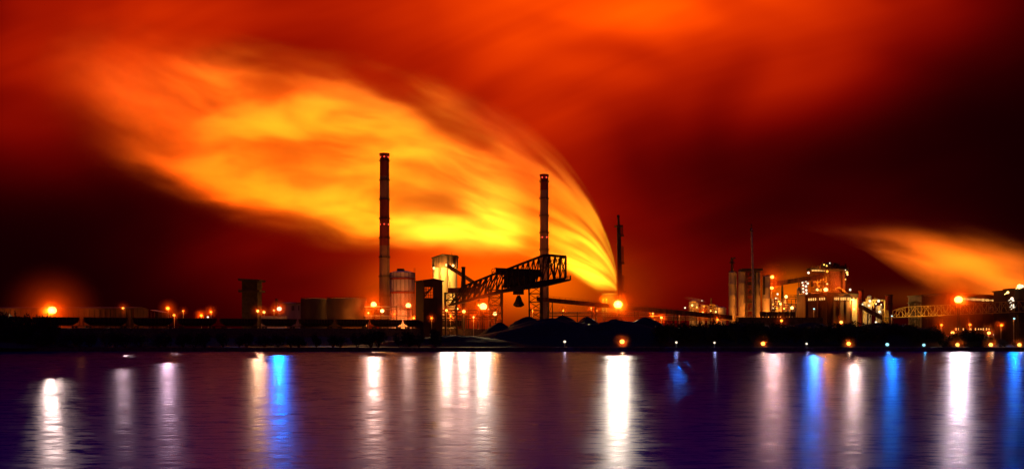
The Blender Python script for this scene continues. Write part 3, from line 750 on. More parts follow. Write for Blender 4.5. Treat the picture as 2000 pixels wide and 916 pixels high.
# ------------------------------------------------------------------ wagons in front of the silos
Y = 560; proto = None
for i in range(6):
    px = 1490+i*11.4
    loc = (wx(px, Y), Y, 9.0)
    if proto is None:
        proto = t = thing('slag_wagon', 'small dark open wagon in the row parked before the silos', 'wagon', loc, 'small open wagons before the silos')
        x = loc[0]; mb = MB(); mb.prism([(x-1.5, 19.2), (x+1.5, 19.2), (x+1.65, 22.0), (x-1.65, 22.0)], 'y', Y-1.4, Y+1.4); mb.build('tub', 'dark_steel', t)
        for s in (-1, 1):
            mb = MB(); mb.tube((x+s, Y-1, 18.9), (x+s, Y+1, 18.9), .42, None, 12); mb.build('wheelset', 'dark_steel', t)
        t.location.z = 9.0
    else:
        c = proto.copy(); COL.objects.link(c); c.location = loc
        for ch in proto.children:
            d = ch.copy(); COL.objects.link(d); d.parent = c
mb = MB(); mb.span(wx(1440, Y), wx(1604, Y), Y-3, Y+3, G, 18.48)
solo(mb, 'retaining_wall', 'stone_quay', 'long low dark wall carrying the small wagons before the silos', 'wall', (wx(1520, Y), Y, G))

# ------------------------------------------------------------------ furnace feeder conveyor and blast furnace
Y = 700
t = gallery('furnace_conveyor', 'inclined red covered conveyor climbing from the silos to the blast furnace', at(1500, 556.5, Y), at(1606, 539.5, Y), 5, 3.8, 'rust_steel', (), ribs=14)
mb = MB(); a = at(1528, 549, Y)
for s in (-2.0, 2.0): mb.bar((a.x+s, Y, G), a, .75)
mb.build('frame_leg', 'dark_steel', t)
Y = 730; t = thing('blast_furnace', 'blast furnace tower crowned by a cluttered dark platform with a few lights', 'furnace', (wx(1610, Y), Y, G))
z = lambda yy: wz(yy, Y)
x = lambda px: wx(px, Y)
mb = MB(); mb.lathe((x(1624), Y, G), [(8.6, 0), (8.2, z(575)-G), (7.4, z(540)-G), (6.8, z(527)-G)], 12); mb.build('furnace_shell', 'brick', t)
mb = MB(); mb.span(x(1607), x(1612), Y-8, Y-4, G, z(527)); mb.span(x(1639), x(1643), Y-8, Y-2, z(575), z(527)); mb.build('corner_column', 'rust_steel', t)
mb = MB(); mb.lathe((x(1622), Y, z(529)), [(3, -1.6), (13.5, 0), (14.6, .3), (14.6, 1.0), (3, 1.2)], 20); railing(mb, ring_pts((x(1622), Y, z(529)+1), 14.3, 24), 1.5, .18, 3); mb.build('top_platform', 'dark_steel', t)
mb = MB(); mb.span(x(1578), x(1612), Y-8, Y+4, z(527.5), z(524)); railing(mb, [(x(1578), Y-8, z(524)), (x(1610), Y-8, z(524))], 1.5, .2, 3); mb.build('charging_deck', 'dark_steel', t)
mb = MB(); rnd = random.Random(5)
for k in range(16):
    px = rnd.uniform(1592, 1650); h = rnd.uniform(2, 6.4)*(1-.5*abs(px-1622)/30); w = rnd.uniform(.8, 2.6)
    mb.span(x(px)-w/2, x(px)+w/2, Y-6+rnd.uniform(-3, 3), Y-3+rnd.uniform(-2, 3), z(525), z(525)+h)
for k in range(9):
    a = rnd.uniform(1590, 1645); mb.bar((x(a), Y-7, z(526)), (x(a+rnd.uniform(2, 7)), Y-7, z(517-rnd.uniform(0, 4))), .35)
for px, r in ((1612, 1.1), (1620, 1.4), (1630, 1.2), (1638, .9)):
    mb.tube((x(px), Y, z(526)), (x(px), Y, z(516)), r); 
mb.tube((x(1612), Y, z(516)), (x(1620), Y, z(515)), 1.2); mb.tube((x(1638), Y, z(517)), (x(1630), Y, z(516)), 1.1)
mb.build('top_gear', 'rust_steel', t)
mb = MB(); mb.path([(x(1642), Y-2, z(523)), (x(1647), Y-2, z(530)), (x(1648), Y-2, z(545)), (x(1646), Y-2, z(572))], 1.3, 10); mb.build('downcomer', 'rust_steel', t)
for k, (x0, x1, y0, y1) in enumerate(((1583, 1607, 560, 544), (1596, 1606, 574, 562), (1576, 1606, 578, 572))):
    mb = MB(); mb.span(x(x0), x(x1), Y-7-k, Y-1, z(y0), z(y1)); mb.build('service_house', 'rust_steel', t)
mb = MB()
for k in range(7):
    yy = 545+k*8; mb.bar((x(1579), Y-8.6, z(yy)), (x(1607), Y-8.6, z(yy-3)), .35)
for k in range(6): px = 1579+k*5.5; mb.bar((x(px), Y-8.6, z(600)), (x(px), Y-8.6, z(541)), .3)
for k in range(4): mb.bar((x(1584+k*6), Y-8.8, z(575)), (x(1590+k*6), Y-8.8, z(548)), .3)
mb.path([(x(1608), Y-9, z(574)), (x(1616), Y-9, z(566)), (x(1622), Y-9, z(568)), (x(1630), Y-9, z(562)), (x(1640), Y-9, z(569)), (x(1646), Y-9, z(574))], .7, 8)
mb.build('pipework', 'gantry_yellow', t)
for k in range(9): 
    mb = MB(); px = 1580+k*2.9; mb.box((x(px), Y-8.2, z(529.5)), (.75, .3, 1.1)); mb.build('window', 'window_lit', t)
for px, py, r, m_ in ((1570, 534.5, 1.0, 'lamp_white'), (1593, 540, 1.1, 'lamp_gold'), (1606, 532, 1.0, 'lamp_amber'), (1600, 519, .6, 'lamp_sodium'), (1611, 516, .5, 'lamp_white'), (1605, 521, .6, 'lamp_sodium'), (1641, 529, .5, 'lamp_white'), (1644, 534, 1.0, 'lamp_sodium'), (1645, 538, .6, 'lamp_gold'), (1641, 547, .5, 'lamp_sodium'), (1606, 556, .7, 'lamp_gold'), (1587, 567, 1.1, 'lamp_gold'), (1593, 568, 1.2, 'lamp_amber'), (1650, 567, .95, 'lamp_white')):
    mb = MB(); mb.ball((x(px), Y-11.5, z(py)), r, 8); mb.build('work_light', m_, t)
point_light(t, (x(1593), Y-14, z(541)), 1.2e4, HOT, .5); point_light(t, (x(1590), Y-14, z(567)), 1.2e4, HOT, .5); point_light(t, (x(1636), Y-16, z(560)), 1.6e4, (1, .20, .02), .6)
Y = 715; t = thing('lift_tower', 'open steel lift tower studded with a double column of white lamps', 'tower', (wx(1569, Y), Y, G))
mb = MB(); lattice_leg(mb, (wx(1568.5, Y), Y, G), (wx(1568.5, Y), Y, wz(546, Y)), 2.6, 12, .4); mb.build('frame', 'dark_steel', t)
for px, py in ((1565, 547), (1571, 549), (1564.5, 552), (1575, 554), (1566, 557.5), (1571.5, 559.5), (1566, 564), (1572, 567), (1566.5, 570.5), (1572.5, 573), (1573.5, 586), (1567, 589.5), (1574, 593)):
    mb = MB(); mb.ball((wx(px, Y), Y-3.4, wz(py, Y)), .95 if px > 1570 else .8, 8); mb.build('work_light', 'lamp_white', t)
Y = 760; t = thing('hot_blast_stove', 'domed stove glowing amber next to the lamp studded lift tower', 'stove', (wx(1562, Y), Y, G))
MB().lathe((wx(1562.5, Y), Y, G), [(2.6, 0), (2.6, wz(567, Y)-G), (2.2, wz(563, Y)-G), (1.2, wz(561, Y)-G), (.1, wz(560.5, Y)-G)], 20).build('shell', 'silo_pale', t, 50)
mb = MB()
for yy in (578, 582, 590): mb.lathe((wx(1562.5, Y), Y, wz(yy, Y)), [(2.6, 0), (4.2, .1), (4.2, .6), (2.6, .6)], 18)
mb.build('gallery_ring', 'dark_steel', t); point_light(t, (wx(1562, Y), Y-9, wz(572, Y)), 4e3, HOT, .4)
Y = 690; t = thing('pipe_yard', 'tangle of floodlit pipes and vessels between the silos and the blast furnace', 'plant equipment', (wx(1530, Y), Y, G))
rnd = random.Random(11)
for px, r, y0 in ((1517, 1.8, 583), (1519.5, 1.4, 588), (1524, 1.1, 590), (1510, 1.2, 586), (1534, 1.6, 585), (1541, 1.3, 594)):
    mb = MB(); mb.lathe((wx(px, Y), Y, G), [(r, 0), (r, wz(y0, Y)-G), (r*.4, wz(y0-2, Y)-G)], 14); mb.build('vessel', 'pale_steel', t, 45)
mb = MB()
for k in range(22):
    a = rnd.uniform(1503, 1556); yy = rnd.uniform(580, 606); l = rnd.uniform(3, 11)
    mb.tube((wx(a, Y), Y-3-rnd.random()*3, wz(yy, Y)), (wx(a+l, Y), Y-3-rnd.random()*3, wz(yy+rnd.uniform(-2, 2), Y)), rnd.uniform(.25, .55), None, 6)
    mb.tube((wx(a, Y), Y-4, wz(yy, Y)), (wx(a, Y), Y-4, wz(yy+rnd.uniform(3, 10), Y)), .3, None, 6); mb.build('pipe', 'rust_steel', t); mb = MB()
mb = MB()
for yy in (579, 583, 593): mb.span(wx(1531, Y), wx(1562, Y), Y-2, Y+2, wz(yy+1.2, Y), wz(yy, Y))
railing(mb, [(wx(1531, Y), Y-2, wz(579, Y)), (wx(1562, Y), Y-2, wz(579, Y))], 1.3, .16, 2.4)
for px in range(1504, 1562, 8): mb.bar((wx(px, Y), Y-2, G), (wx(px, Y), Y-2, wz(580+3*(px % 3), Y)), .45)
mb.build('deck', 'dark_steel', t)
for px, py, r, m_ in ((1513.5, 575, .8, 'lamp_white'), (1530, 580, 1.2, 'lamp_gold'), (1510, 583, .6, 'lamp_white'), (1541.5, 601.5, 1.2, 'lamp_gold'), (1565, 599, 1.5, 'lamp_gold'), (1519, 594, .8, 'lamp_gold'), (1516, 589, .6, 'lamp_sodium'), (1504.5, 595, .5, 'lamp_sodium'), (1512, 602, .7, 'lamp_amber'), (1526, 603, .7, 'lamp_sodium'), (1505, 602, .4, 'lamp_white')):
    mb = MB(); mb.ball((wx(px, Y), Y-7, wz(py, Y)), r, 8); mb.build('work_light', m_, t)
mb = MB(); mb.bar((wx(1530, Y), Y-7, G), (wx(1530, Y), Y-7, wz(580, Y)), .5); mb.build('light_pole', 'rust_steel', t)
for px, py, pw in ((1519, 594, 1.2e4), (1541, 601, 1e4), (1565, 600, 1.4e4)): point_light(t, (wx(px, Y), Y-10, wz(py, Y)), pw, HOT, .5)
mb = MB(); mb.span(wx(1548, 740), wx(1592, 740), 735, 745, G, wz(596, 740)); solo(mb, 'low_workshop', 'silo_pale', 'low pale workshop glowing orange below the lamp studded lift tower', 'building', (wx(1570, 740), 740, G))

# ------------------------------------------------------------------ cast house
Y = 640; cx_ = wx(1615, Y); t = thing('cast_house', 'buttressed cast house with a row of small lit windows and a glaring right end', 'building', (cx_, Y, G))
H = wz(575, Y)-G
def loc2(mb, name, m, **k):
    for v in mb.bm.verts: v.co += Vector((cx_, Y, G))
    return mb.build(name, m, t, **k)
# corner towards the river at x=0; one wing runs left, one runs right
LW, RW = 13.5, 24.5
mb = MB(); mb.poly([(0, 0, 0), (RW, 6.0, 0), (RW+1, 26, 0), (-LW, 26, 0), (-LW, 7, 0), (0, 0, H+1), (RW, 6.0, H), (RW+1, 26, H), (-LW, 26, H), (-LW, 7, H-1)], [(0, 1, 6, 5), (1, 2, 7, 6), (2, 3, 8, 7), (3, 4, 9, 8), (4, 0, 5, 9), (5, 6, 7, 8, 9)])
loc2(mb, 'wall', 'corrugated')
mb = MB(); mb.poly([(0, -.8, H+1), (RW+.8, 5.4, H), (RW+1.6, 26.5, H), (-LW-.6, 26.5, H), (-LW-.6, 6.4, H-1), (0, -.8, H+1.7), (RW+.8, 5.4, H+.7), (RW+1.6, 26.5, H+.7), (-LW-.6, 26.5, H+.7), (-LW-.6, 6.4, H-.3)], [(0, 1, 6, 5), (1, 2, 7, 6), (2, 3, 8, 7), (3, 4, 9, 8), (4, 0, 5, 9), (5, 6, 7, 8, 9), (0, 4, 3, 2, 1)])
for v in mb.bm.verts: v.co.z += .01
loc2(mb, 'roof', 'dark_steel')
for f in (0.0, .42, .97):
    mb = MB(); mb.box((-LW*f, 7*f-.45, H/2-1), (.8, .8, H-2)); loc2(mb, 'buttress', 'rust_steel')
for f in (.18, .40, .62, .80, .99):
    mb = MB(); mb.box((RW*f, 6*f-.45, H/2-1), (.8, .8, H-2)); loc2(mb, 'buttress', 'rust_steel')
zwin = wz(583, Y)-G
for k in range(8):
    f = .12+k*.10; mb = MB(); mb.box((-LW*f, 7*f-.12, zwin-.6*f), (.75, .5, 1.7)); loc2(mb, 'window', 'window_lit')
for k in range(12):
    f = .26+k*.055; mb = MB(); mb.box((RW*f, 6*f-.12, zwin), (.7, .5, 1.9)); loc2(mb, 'window', 'window_lit')
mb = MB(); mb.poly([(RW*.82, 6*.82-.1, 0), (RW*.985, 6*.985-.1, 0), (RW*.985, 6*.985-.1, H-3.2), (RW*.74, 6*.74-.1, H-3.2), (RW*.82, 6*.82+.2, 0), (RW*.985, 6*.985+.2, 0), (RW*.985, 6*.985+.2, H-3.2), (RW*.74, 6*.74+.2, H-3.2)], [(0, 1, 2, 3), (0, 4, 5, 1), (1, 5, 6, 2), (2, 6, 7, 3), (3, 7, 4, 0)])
loc2(mb, 'lit_gable', 'silo_pale')  # pale panel: the lit wall end is put into its colour
mb = MB(); mb.box((RW*.80, 6*.8-2.4, H-3.6), (2.0, .8, .8)); loc2(mb, 'floodlight', 'lamp_gold')
point_light(t, (cx_+RW*.90, Y+6*.85-4.2, G+H-6), 1.6e4, (1, .50, .07), .5)

# ------------------------------------------------------------------ stacks and pipes right of the cast house
def stack(px, yt, Y, r, label):
    t = thing('steel_stack', label, 'chimney', (wx(px, Y), Y, G)); h = wz(yt, Y)-G
    MB().lathe((wx(px, Y), Y, G), [(r, 0), (r*.92, h), (r*.75, h), (r*.75, h-4)], 20, False).build('shaft', 'chimney_red', t, 40)
    mb = MB()
    for f in (.6, .8, .985): mb.lathe((wx(px, Y), Y, G+h*f), [(r*.9, 0), (r+.45, 0), (r+.45, .4), (r*.9, .4)], 20, False)
    mb.build('ring', 'dark_steel', t)
stack(1681.5, 567, 720, 1.9, 'dim red stack just beyond the glaring end of the cast house')
stack(1736.5, 575.5, 700, 2.7, 'thick dim stack above the left end of the yellow truss bridge')
Y = 650; t = thing('pipe_station', 'lit pipe station with white lamps between the two dim red stacks', 'plant equipment', (wx(1707, Y), Y, G))
mb = MB(); rnd = random.Random(21)
for k in range(14):
    a = rnd.uniform(1682, 1722); yy = rnd.uniform(582, 612); l = rnd.uniform(3, 9)
    mb.tube((wx(a, Y), Y-2, wz(yy, Y)), (wx(min(1725, a+l), Y), Y-2, wz(yy, Y)), .35, None, 6); mb.tube((wx(a, Y), Y-2, wz(yy, Y)), (wx(a, Y), Y-2, wz(yy+9, Y)), .3, None, 6)
mb.path([(wx(1700, Y), Y-3, wz(586, Y)), (wx(1724, Y), Y-3, wz(586, Y)), (wx(1725, Y), Y-3, wz(620, Y))], .6, 8)
mb.path([(wx(1681, Y), Y-3, wz(594, Y)), (wx(1684, Y), Y-3, wz(600, Y)), (wx(1698, Y), Y-3, wz(601, Y))], .5, 8); mb.build('pipework', 'gantry_yellow', t)
for px, r, yt in ((1701, 1.6, 578), (1720, 2.2, 598), (1692, 1.5, 590)):
    mb = MB(); mb.lathe((wx(px, Y), Y+3, G), [(r, 0), (r, wz(yt, Y)-G), (r*.4, wz(yt-1.5, Y)-G)], 14); mb.build('vessel', 'silo_pale', t, 45)
for px, py, r in ((1694, 588, .9), (1711, 588, 1.0), (1692.5, 597, .9), (1713, 609, 1.0), (1680, 595, .7), (1706, 594, .5), (1716, 595, .5)):
    mb = MB(); mb.ball((wx(px, Y), Y-4.5, wz(py, Y)), r, 8); mb.build('work_light', 'lamp_white', t)
for px, py in ((1696, 592), (1712, 600)): point_light(t, (wx(px, Y), Y-7, wz(py, Y)), 3.5e3, (1, .6, .2), .4)
gallery('sinking_conveyor', 'dark red covered conveyor sinking behind the wooded mound', at(1678, 597, 600), at(1745, 632, 590), 5, 3.2, 'rust_steel', (.3, .75), ribs=12)

# ------------------------------------------------------------------ yellow truss bridge and its tower
Y = 560; t = thing('truss_bridge', 'long yellow lit truss bridge running past the hall on the right', 'bridge', (wx(1860, Y), Y, G))
TP = [(1727, 606.5), (1746, 599.5), (1786, 597.5), (1850, 594), (2045, 584)]
BP = [(1727, 619.5), (1746, 618.6), (1786, 617), (1850, 614), (2045, 606)]
for y in (Y-2.5, Y+2.5):
    mb = MB(); truss(mb, [q(*p, y) for p in TP], [q(*p, y) for p in BP], 26, .42, .26)
    TPp = [(px*1.0, Y) for px, _ in TP]
    for v in mb.bm.verts: v.co.x = wx(CX+(v.co.x)*F/545, Y)
    mb.build('truss', 'gantry_yellow', t)
mb = MB()
for i in range(27):
    f = i/26; px = lerp(1727, 2045, f); yb = interp(px, BP); mb.bar((wx(px, Y), Y-2.5, wz(yb, 545)), (wx(px, Y), Y+2.5, wz(yb, 545)), .3)
mb.build('cross_beam', 'dark_steel', t)
mb = MB(); mb.poly([(wx(1727, Y), Y-1.6, wz(619.5, 545)-.6), (wx(2045, Y), Y-1.6, wz(606, 545)-.6), (wx(2045, Y), Y+1.6, wz(606, 545)-.6), (wx(1727, Y), Y+1.6, wz(619.5, 545)-.6), (wx(1727, Y), Y-1.6, wz(619.5, 545)-.3), (wx(2045, Y), Y-1.6, wz(606, 545)-.3), (wx(2045, Y), Y+1.6, wz(606, 545)-.3), (wx(1727, Y), Y+1.6, wz(619.5, 545)-.3)], [(3, 2, 1, 0), (4, 5, 6, 7), (0, 1, 5, 4), (1, 2, 6, 5), (2, 3, 7, 6), (3, 0, 4, 7)]); mb.build('walkway', 'dark_steel', t)
for px, yt in ((1787, 590), (1729, 606), (1990, 586)):
    mb = MB(); lattice_leg(mb, (wx(px, Y), Y, G), (wx(px, Y), Y, wz(yt, Y)), 2.0 if px == 1787 else 1.2, 8, .4); mb.build('leg', 'gantry_yellow' if px < 1750 else 'dark_steel', t)
mb = MB(); mb.box((wx(1785, Y), Y, wz(591.5, Y)), (6.5, 6, .5)); mb.box((wx(1787, Y), Y, wz(590, Y)), (3, 3, 1.1)); mb.build('tower_cap', 'dark_steel', t)
for px, py in ((1733, 613), (1765, 612), (1800, 611), (1830, 610)): point_light(t, (wx(px, Y), Y-7, wz(py+4, Y)), 1500, (1, .46, .07), .3)

# ------------------------------------------------------------------ long hall on the right
Y = 600; t = thing('rolling_hall', 'long dark hall with ribbed walls and a thin band of lit roof windows', 'building', (wx(1910, Y), Y, G))
X0, X1 = wx(1848, Y), wx(1978, Y)
def roofz(px): return wz(interp(px, [(1848, 574), (1870, 575.5), (1978, 580.5)]), Y)
mb = MB(); mb.poly([(X0, Y, G), (X1, Y, G), (X1, Y+30, G), (X0, Y+30, G), (X0, Y, roofz(1848)), (X1, Y, roofz(1978)), (X1, Y+30, roofz(1978)), (X0, Y+30, roofz(1848))], [(0, 1, 5, 4), (1, 2, 6, 5), (2, 3, 7, 6), (3, 0, 4, 7), (4, 5, 6, 7)]); mb.build('wall', 'corrugated', t)
mb = MB(); mb.poly([(X0-1, Y-1.2, roofz(1848)+.05), (X1+1, Y-1.2, roofz(1978)+.05), (X1+1, Y+31, roofz(1978)+.05), (X0-1, Y+31, roofz(1848)+.05), (X0-1, Y-1.2, roofz(1848)+.8), (X1+1, Y-1.2, roofz(1978)+.8), (X1+1, Y+31, roofz(1978)+.8), (X0-1, Y+31, roofz(1848)+.8)], [(3, 2, 1, 0), (4, 5, 6, 7), (0, 1, 5, 4), (1, 2, 6, 5), (2, 3, 7, 6), (3, 0, 4, 7)]); mb.build('roof', 'dark_steel', t)
rnd = random.Random(9)
for k in range(34):
    px = 1872+k*2.9+rnd.uniform(-.3, .3); hgt = rnd.uniform(.9, 2.0) if px < 1930 else rnd.uniform(.5, 1.2)
    mb = MB(); mb.box((wx(px, Y), Y-.1, wz(lerp(583, 588.5, (px-1872)/100), Y)), (.5, .5, hgt)); mb.build('window', 'window_lit', t)
for px in (1858, 1876, 1891, 1907, 1922, 1936, 1951, 1966):
    mb = MB(); mb.span(wx(px, Y)-.45, wx(px, Y)+.45, Y-.9, Y-.01, G, wz(610, Y)); mb.build('buttress', 'rust_steel', t)
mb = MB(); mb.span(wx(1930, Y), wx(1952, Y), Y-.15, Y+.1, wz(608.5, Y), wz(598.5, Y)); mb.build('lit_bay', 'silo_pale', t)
mb = MB(); mb.bar((wx(1929, Y), Y-.5, wz(609, Y)), (wx(1940, Y), Y-.5, wz(599, Y)), .4)
for px in (1935.5, 1943, 1948): mb.bar((wx(px, Y), Y-.4, wz(608.5, Y)), (wx(px, Y), Y-.4, wz(598.5, Y)), .25)
mb.build('bay_frame', 'dark_steel', t); point_light(t, (wx(1940, Y), Y-7, wz(604, Y)), 900, HOT, .3)
for px in list(range(1866, 1972, 5)):
    if rnd.random() < .75:
        mb = MB(); mb.box((wx(px+rnd.uniform(-1, 1), Y), Y-.1, wz(642.5, Y)), (.45, .5, rnd.uniform(.8, 1.6))); mb.build('window', 'window_lit', t)
for px, py, w_ in ((1945, 653.5, 3.4), (1960, 653.5, 2.6), (1974, 653.5, 2.8), (1975, 643, 1.7)):
    mb = MB(); mb.box((wx(px, Y), Y-.14, wz(py, Y)), (w_, .5, 1.1)); mb.build('window', 'window_pale', t)
Y = 590; t = thing('annex_hall', 'lower dim hall with a sloping roof tucked behind the yellow truss bridge', 'building', (wx(1828, Y), Y, G))
X0, X1 = wx(1803, Y), wx(1849, Y)
MB().span(X0, X1-.5, Y+2, Y+22, G, wz(577.5, Y)).build('wall', 'corrugated', t)
mb = MB(); mb.prism([(X0-.6, wz(577, Y)), (X1-.6, wz(574.5, Y)), (X1-.6, wz(573, Y)), (X0-.6, wz(575.5, Y))], 'y', Y+1, Y+23); mb.build('roof', 'dark_steel', t)
mb = MB(); mb.span(wx(1833, Y), wx(1853, Y), Y-6, Y+1.9, G, wz(616, Y)); mb.build('porch', 'rust_steel', t)
mb = MB()
for k in range(9): mb.box((lerp(X0, X1-1, (k+.5)/9), Y+1.9, (G+wz(579, Y))/2), (.3, .3, wz(579, Y)-G))
mb.build('sheet_rib', 'corrugated', t)
Y = 570; t = thing('power_house', 'tall block at the edge of the works with white glare on its roof', 'building', (wx(2010, Y), Y, G))
X0, X1 = wx(1982, Y), wx(2060, Y)
MB().span(X0, X1, Y, Y+25, G, wz(567, Y)).build('wall', 'corrugated', t)
MB().span(X0-.8, X1+.8, Y-.8, Y+25.8, wz(567, Y)+.02, wz(565, Y)).build('roof', 'dark_steel', t)
mb = MB(); mb.span(wx(1992, Y), wx(2040, Y), Y+3, Y+20, wz(565, Y)+.02, wz(561.5, Y)); mb.build('roof_house', 'corrugated', t)
mb = MB()
for yy in (590, 610, 632): mb.span(X0+.2, X1, Y-.5, Y-.01, wz(yy, Y)-.3, wz(yy, Y)+.3)
mb.build('string_course', 'rust_steel', t)
for px, py, r, m_ in ((1991, 559.5, 1.5, 'lamp_gold'), (1996, 559, 1.1, 'lamp_white'), (1976.5, 583, 1.0, 'lamp_white'), (1979, 587.5, .7, 'lamp_white'), (1978, 596.5, 1.1, 'lamp_white'), (1981, 600, .6, 'lamp_white'), (1968.5, 571, .8, 'lamp_gold')):
    mb = MB(); p = at(px, py, Y-3); mb.ball(p, r, 8); mb.bar(p, p+Vector((0, 4, -1.2)), .25); mb.build('floodlight', m_, t)
point_light(t, at(1990, 561, Y-2), 4e3, (1, .65, .25), .4)
# ------------------------------------------------------------------ embankment, hopper train
ea, eb = Vector((wx(150, 470), 470, 0)), Vector((wx(870, 600), 600, 0)); ed = (eb-ea).normalized(); en = Vector((ed.y, -ed.x, 0))   # towards the river
RZ = 11.4
def bank_mesh():
    mb = MB(); pts = []; n = 90
    prof = [(9.0, -5.0), (7.6, -.05), (3.8, -.01), (-3.0, 0), (-9.0, -.05), (-22, -8)]
    for i in range(n+1):
        c = ea+ed*lerp(-150, 262, i/n)
        for j, (o, dz) in enumerate([(30, -9.4), (20, -7.2)]+prof):
            zz = RZ+dz+(random.uniform(-.5, .5) if j in (0, 1, 2) else 0)
            pts.append(tuple(c+en*o+Vector((0, 0, max(zz, G-.3)))))
    m_ = len(prof)+2
    mb.poly(pts, [(i*m_+j, (i+1)*m_+j, (i+1)*m_+j+1, i*m_+j+1) for i in range(n) for j in range(m_-1)])
    return mb
surface('ballast', (.06, .05, .042), .95, var=.5, scale=1.5, bump=.6)
bank_mesh().build('embankment', 'ballast', kind='structure')
def frame_pt(s, o, zz): return ea+ed*s+en*o+Vector((0, 0, zz))
for o in (.75, -.75):
    mb = MB(); mb.bar(frame_pt(-150, o, RZ+.09), frame_pt(250, o, RZ+.09), .16)
    solo(mb, 'rail', 'dark_steel', 'steel rail of the track the hopper train stands on', 'rail', frame_pt(50, o, RZ), 'rails of the hopper train track')
WL = 24.0
ang = math.atan2(ed.y, ed.x)
proto = None
for i in range(13):
    loc = frame_pt((i-3)*WL+WL/2+2.2, 0, RZ+.17)
    if proto is None:
        t = proto = bpy.data.objects.new('hopper_wagon', None); COL.objects.link(t)
        tag(t, 'black bulk hopper wagon in the long train along the embankment', 'wagon', 'hopper wagons of the train on the embankment')
        mb = MB(); L = WL-1.5
        mb.poly([(sx*(L/2-e), sy*w, zz) for zz, e, w in ((1.35, 3.6, .7), (3.0, 1.0, 1.55), (5.55, .25, 1.6)) for sx, sy in ((-1, -1), (1, -1), (1, 1), (-1, 1))], [(3, 2, 1, 0)]+[(k*4+j, k*4+(j+1) % 4, k*4+4+(j+1) % 4, k*4+4+j) for k in (0, 1) for j in range(4)]+[(8, 9, 10, 11)])
        mb.build('hopper_body', 'dark_steel', t)
        mb = MB()
        for k in range(12):
            xx = -L/2+1+k*(L-2)/11
            for s in (-1, 1): mb.bar((xx, s*1.63, 3.0), (xx, s*1.68, 5.5), .14)
        for s in (-1, 1): mb.bar((-L/2+.2, s*1.68, 5.55), (L/2-.2, s*1.68, 5.55), .2)
        mb.build('side_stake', 'rust_steel', t)
        mb = MB(); mb.box((0, 0, 1.15), (L, 1.0, .3)); mb.bar((-L/2, 0, 1.1), (-L/2-.75, 0, 1.1), .3); mb.bar((L/2, 0, 1.1), (L/2+.75, 0, 1.1), .3)
        for s in (-1, 1):
            mb.bar((s*L/2, -1.2, 1.1), (s*L/2, 1.2, 1.1), .3); mb.bar((s*(L/2-.1), 1.1, 1.1), (s*(L/2-.1), 1.1, 4.8), .12); mb.bar((s*(L/2-.1), -1.1, 1.1), (s*(L/2-.1), -1.1, 4.8), .12)
        mb.build('underframe', 'dark_steel', t)
        for s in (-1, 1):
            mb = MB(); mb.box((s*(L/2-2.6), 0, .62), (3.0, 1.9, .4)); bg_ = mb.build('bogie', 'dark_steel', t)
            for e in (-.95, .95):
                mb = MB()
                for y in (-.75, .75): mb.tube((s*(L/2-2.6)+e, y-.07, .46), (s*(L/2-2.6)+e, y+.07, .46), .46, None, 14)
                mb.tube((s*(L/2-2.6)+e, -.75, .46), (s*(L/2-2.6)+e, .75, .46), .09); mb.build('wheelset', 'dark_steel', bg_)
        t.location = loc; t.rotation_euler.z = ang
    else:
        c = proto.copy(); COL.objects.link(c); c.location = loc
        for ch in proto.children:
            d = ch.copy(); COL.objects.link(d); d.parent = c
            for g in ch.children: e = g.copy(); COL.objects.link(e); e.parent = d

# ------------------------------------------------------------------ quay, coal heaps, mounds, shrubs
mb = MB(); mb.span(-3000, 3000, SHORE, SHORE+.99, -3, G+.12)
solo(mb, 'quay_wall', 'stone_quay', 'long low quay wall along the far waterline', 'quay', (0, SHORE, -3))
def heap(px, ytop, Y, rx, ry, label, m='coal', seed=1, group=None, cat='coal heap', name='coal_heap'):
    rn = random.Random(seed); c = at(px, 646, Y); top = wz(ytop, Y)-G; n, k = 22, 44; pts = [(c.x, Y, G+top)]
    ph = [rn.uniform(0, 6.28) for _ in range(8)]
    for i in range(1, n+1):
        f = i/n
        for j in range(k):
            a = 2*math.pi*j/k
            w = 1+.10*math.sin(2*a+ph[0])+.07*math.sin(3*a+ph[1])+.05*math.sin(5*a+ph[2])
            h = top*((1-f)**1.05*.55+.45*(.5+.5*math.cos(math.pi*f)))
            h += top*.045*math.sin(9*f+3*a+ph[3])*math.sin(math.pi*f)+rn.uniform(-.25, .25)*min(1, 4*(1-f))
            pts.append((c.x+rx*f*w*math.cos(a), Y+ry*f*w*math.sin(a), G+max(-.4, h-(.4 if i == n else 0))))
    f = [(0, 1+j, 1+(j+1) % k) for j in range(k)]
    for i in range(n-1): f += [(1+i*k+j, 1+(i+1)*k+j, 1+(i+1)*k+(j+1) % k, 1+i*k+(j+1) % k) for j in range(k)]
    mb = MB(); mb.poly(pts, f)
    return solo(mb, name, m, label, cat, (c.x, Y, G), group, 50)
GH = 'black coal heaps on the river bank'
heap(975, 629, 505, 20, 22, 'coal heap nearest the foot of the crane', seed=2, group=GH)
heap(1032, 618, 510, 30, 26, 'coal heap directly below the hanging grab bell of the crane', seed=3, group=GH)
heap(1098, 615.5, 515, 26, 24, 'pointed coal heap under the raised tip of the crane boom', seed=4, group=GH)
heap(1147, 618, 520, 24, 22, 'coal heap beside the pointed one, towards the glaring flood mast', seed=5, group=GH)
heap(1200, 623, 505, 30, 20, 'low saddle shaped coal heap right behind the orange quay lamp', seed=6, group=GH)
heap(1259, 619, 510, 28, 24, 'coal heap at the end of the bank heaps, right of the glaring flood mast', seed=7, group=GH)
heap(1078, 621, 496, 62, 36, 'long low heap of fines at the water side of the coal heaps', seed=8, group=GH)
heap(1205, 625, 494, 56, 36, 'long low heap of fines behind the brightest orange quay lamp', seed=18, group=GH)
heap(1320, 640, 500, 46, 40, 'low grassy mound between the coal heaps and the silos', 'soil', 9, cat='mound', name='bank_mound')
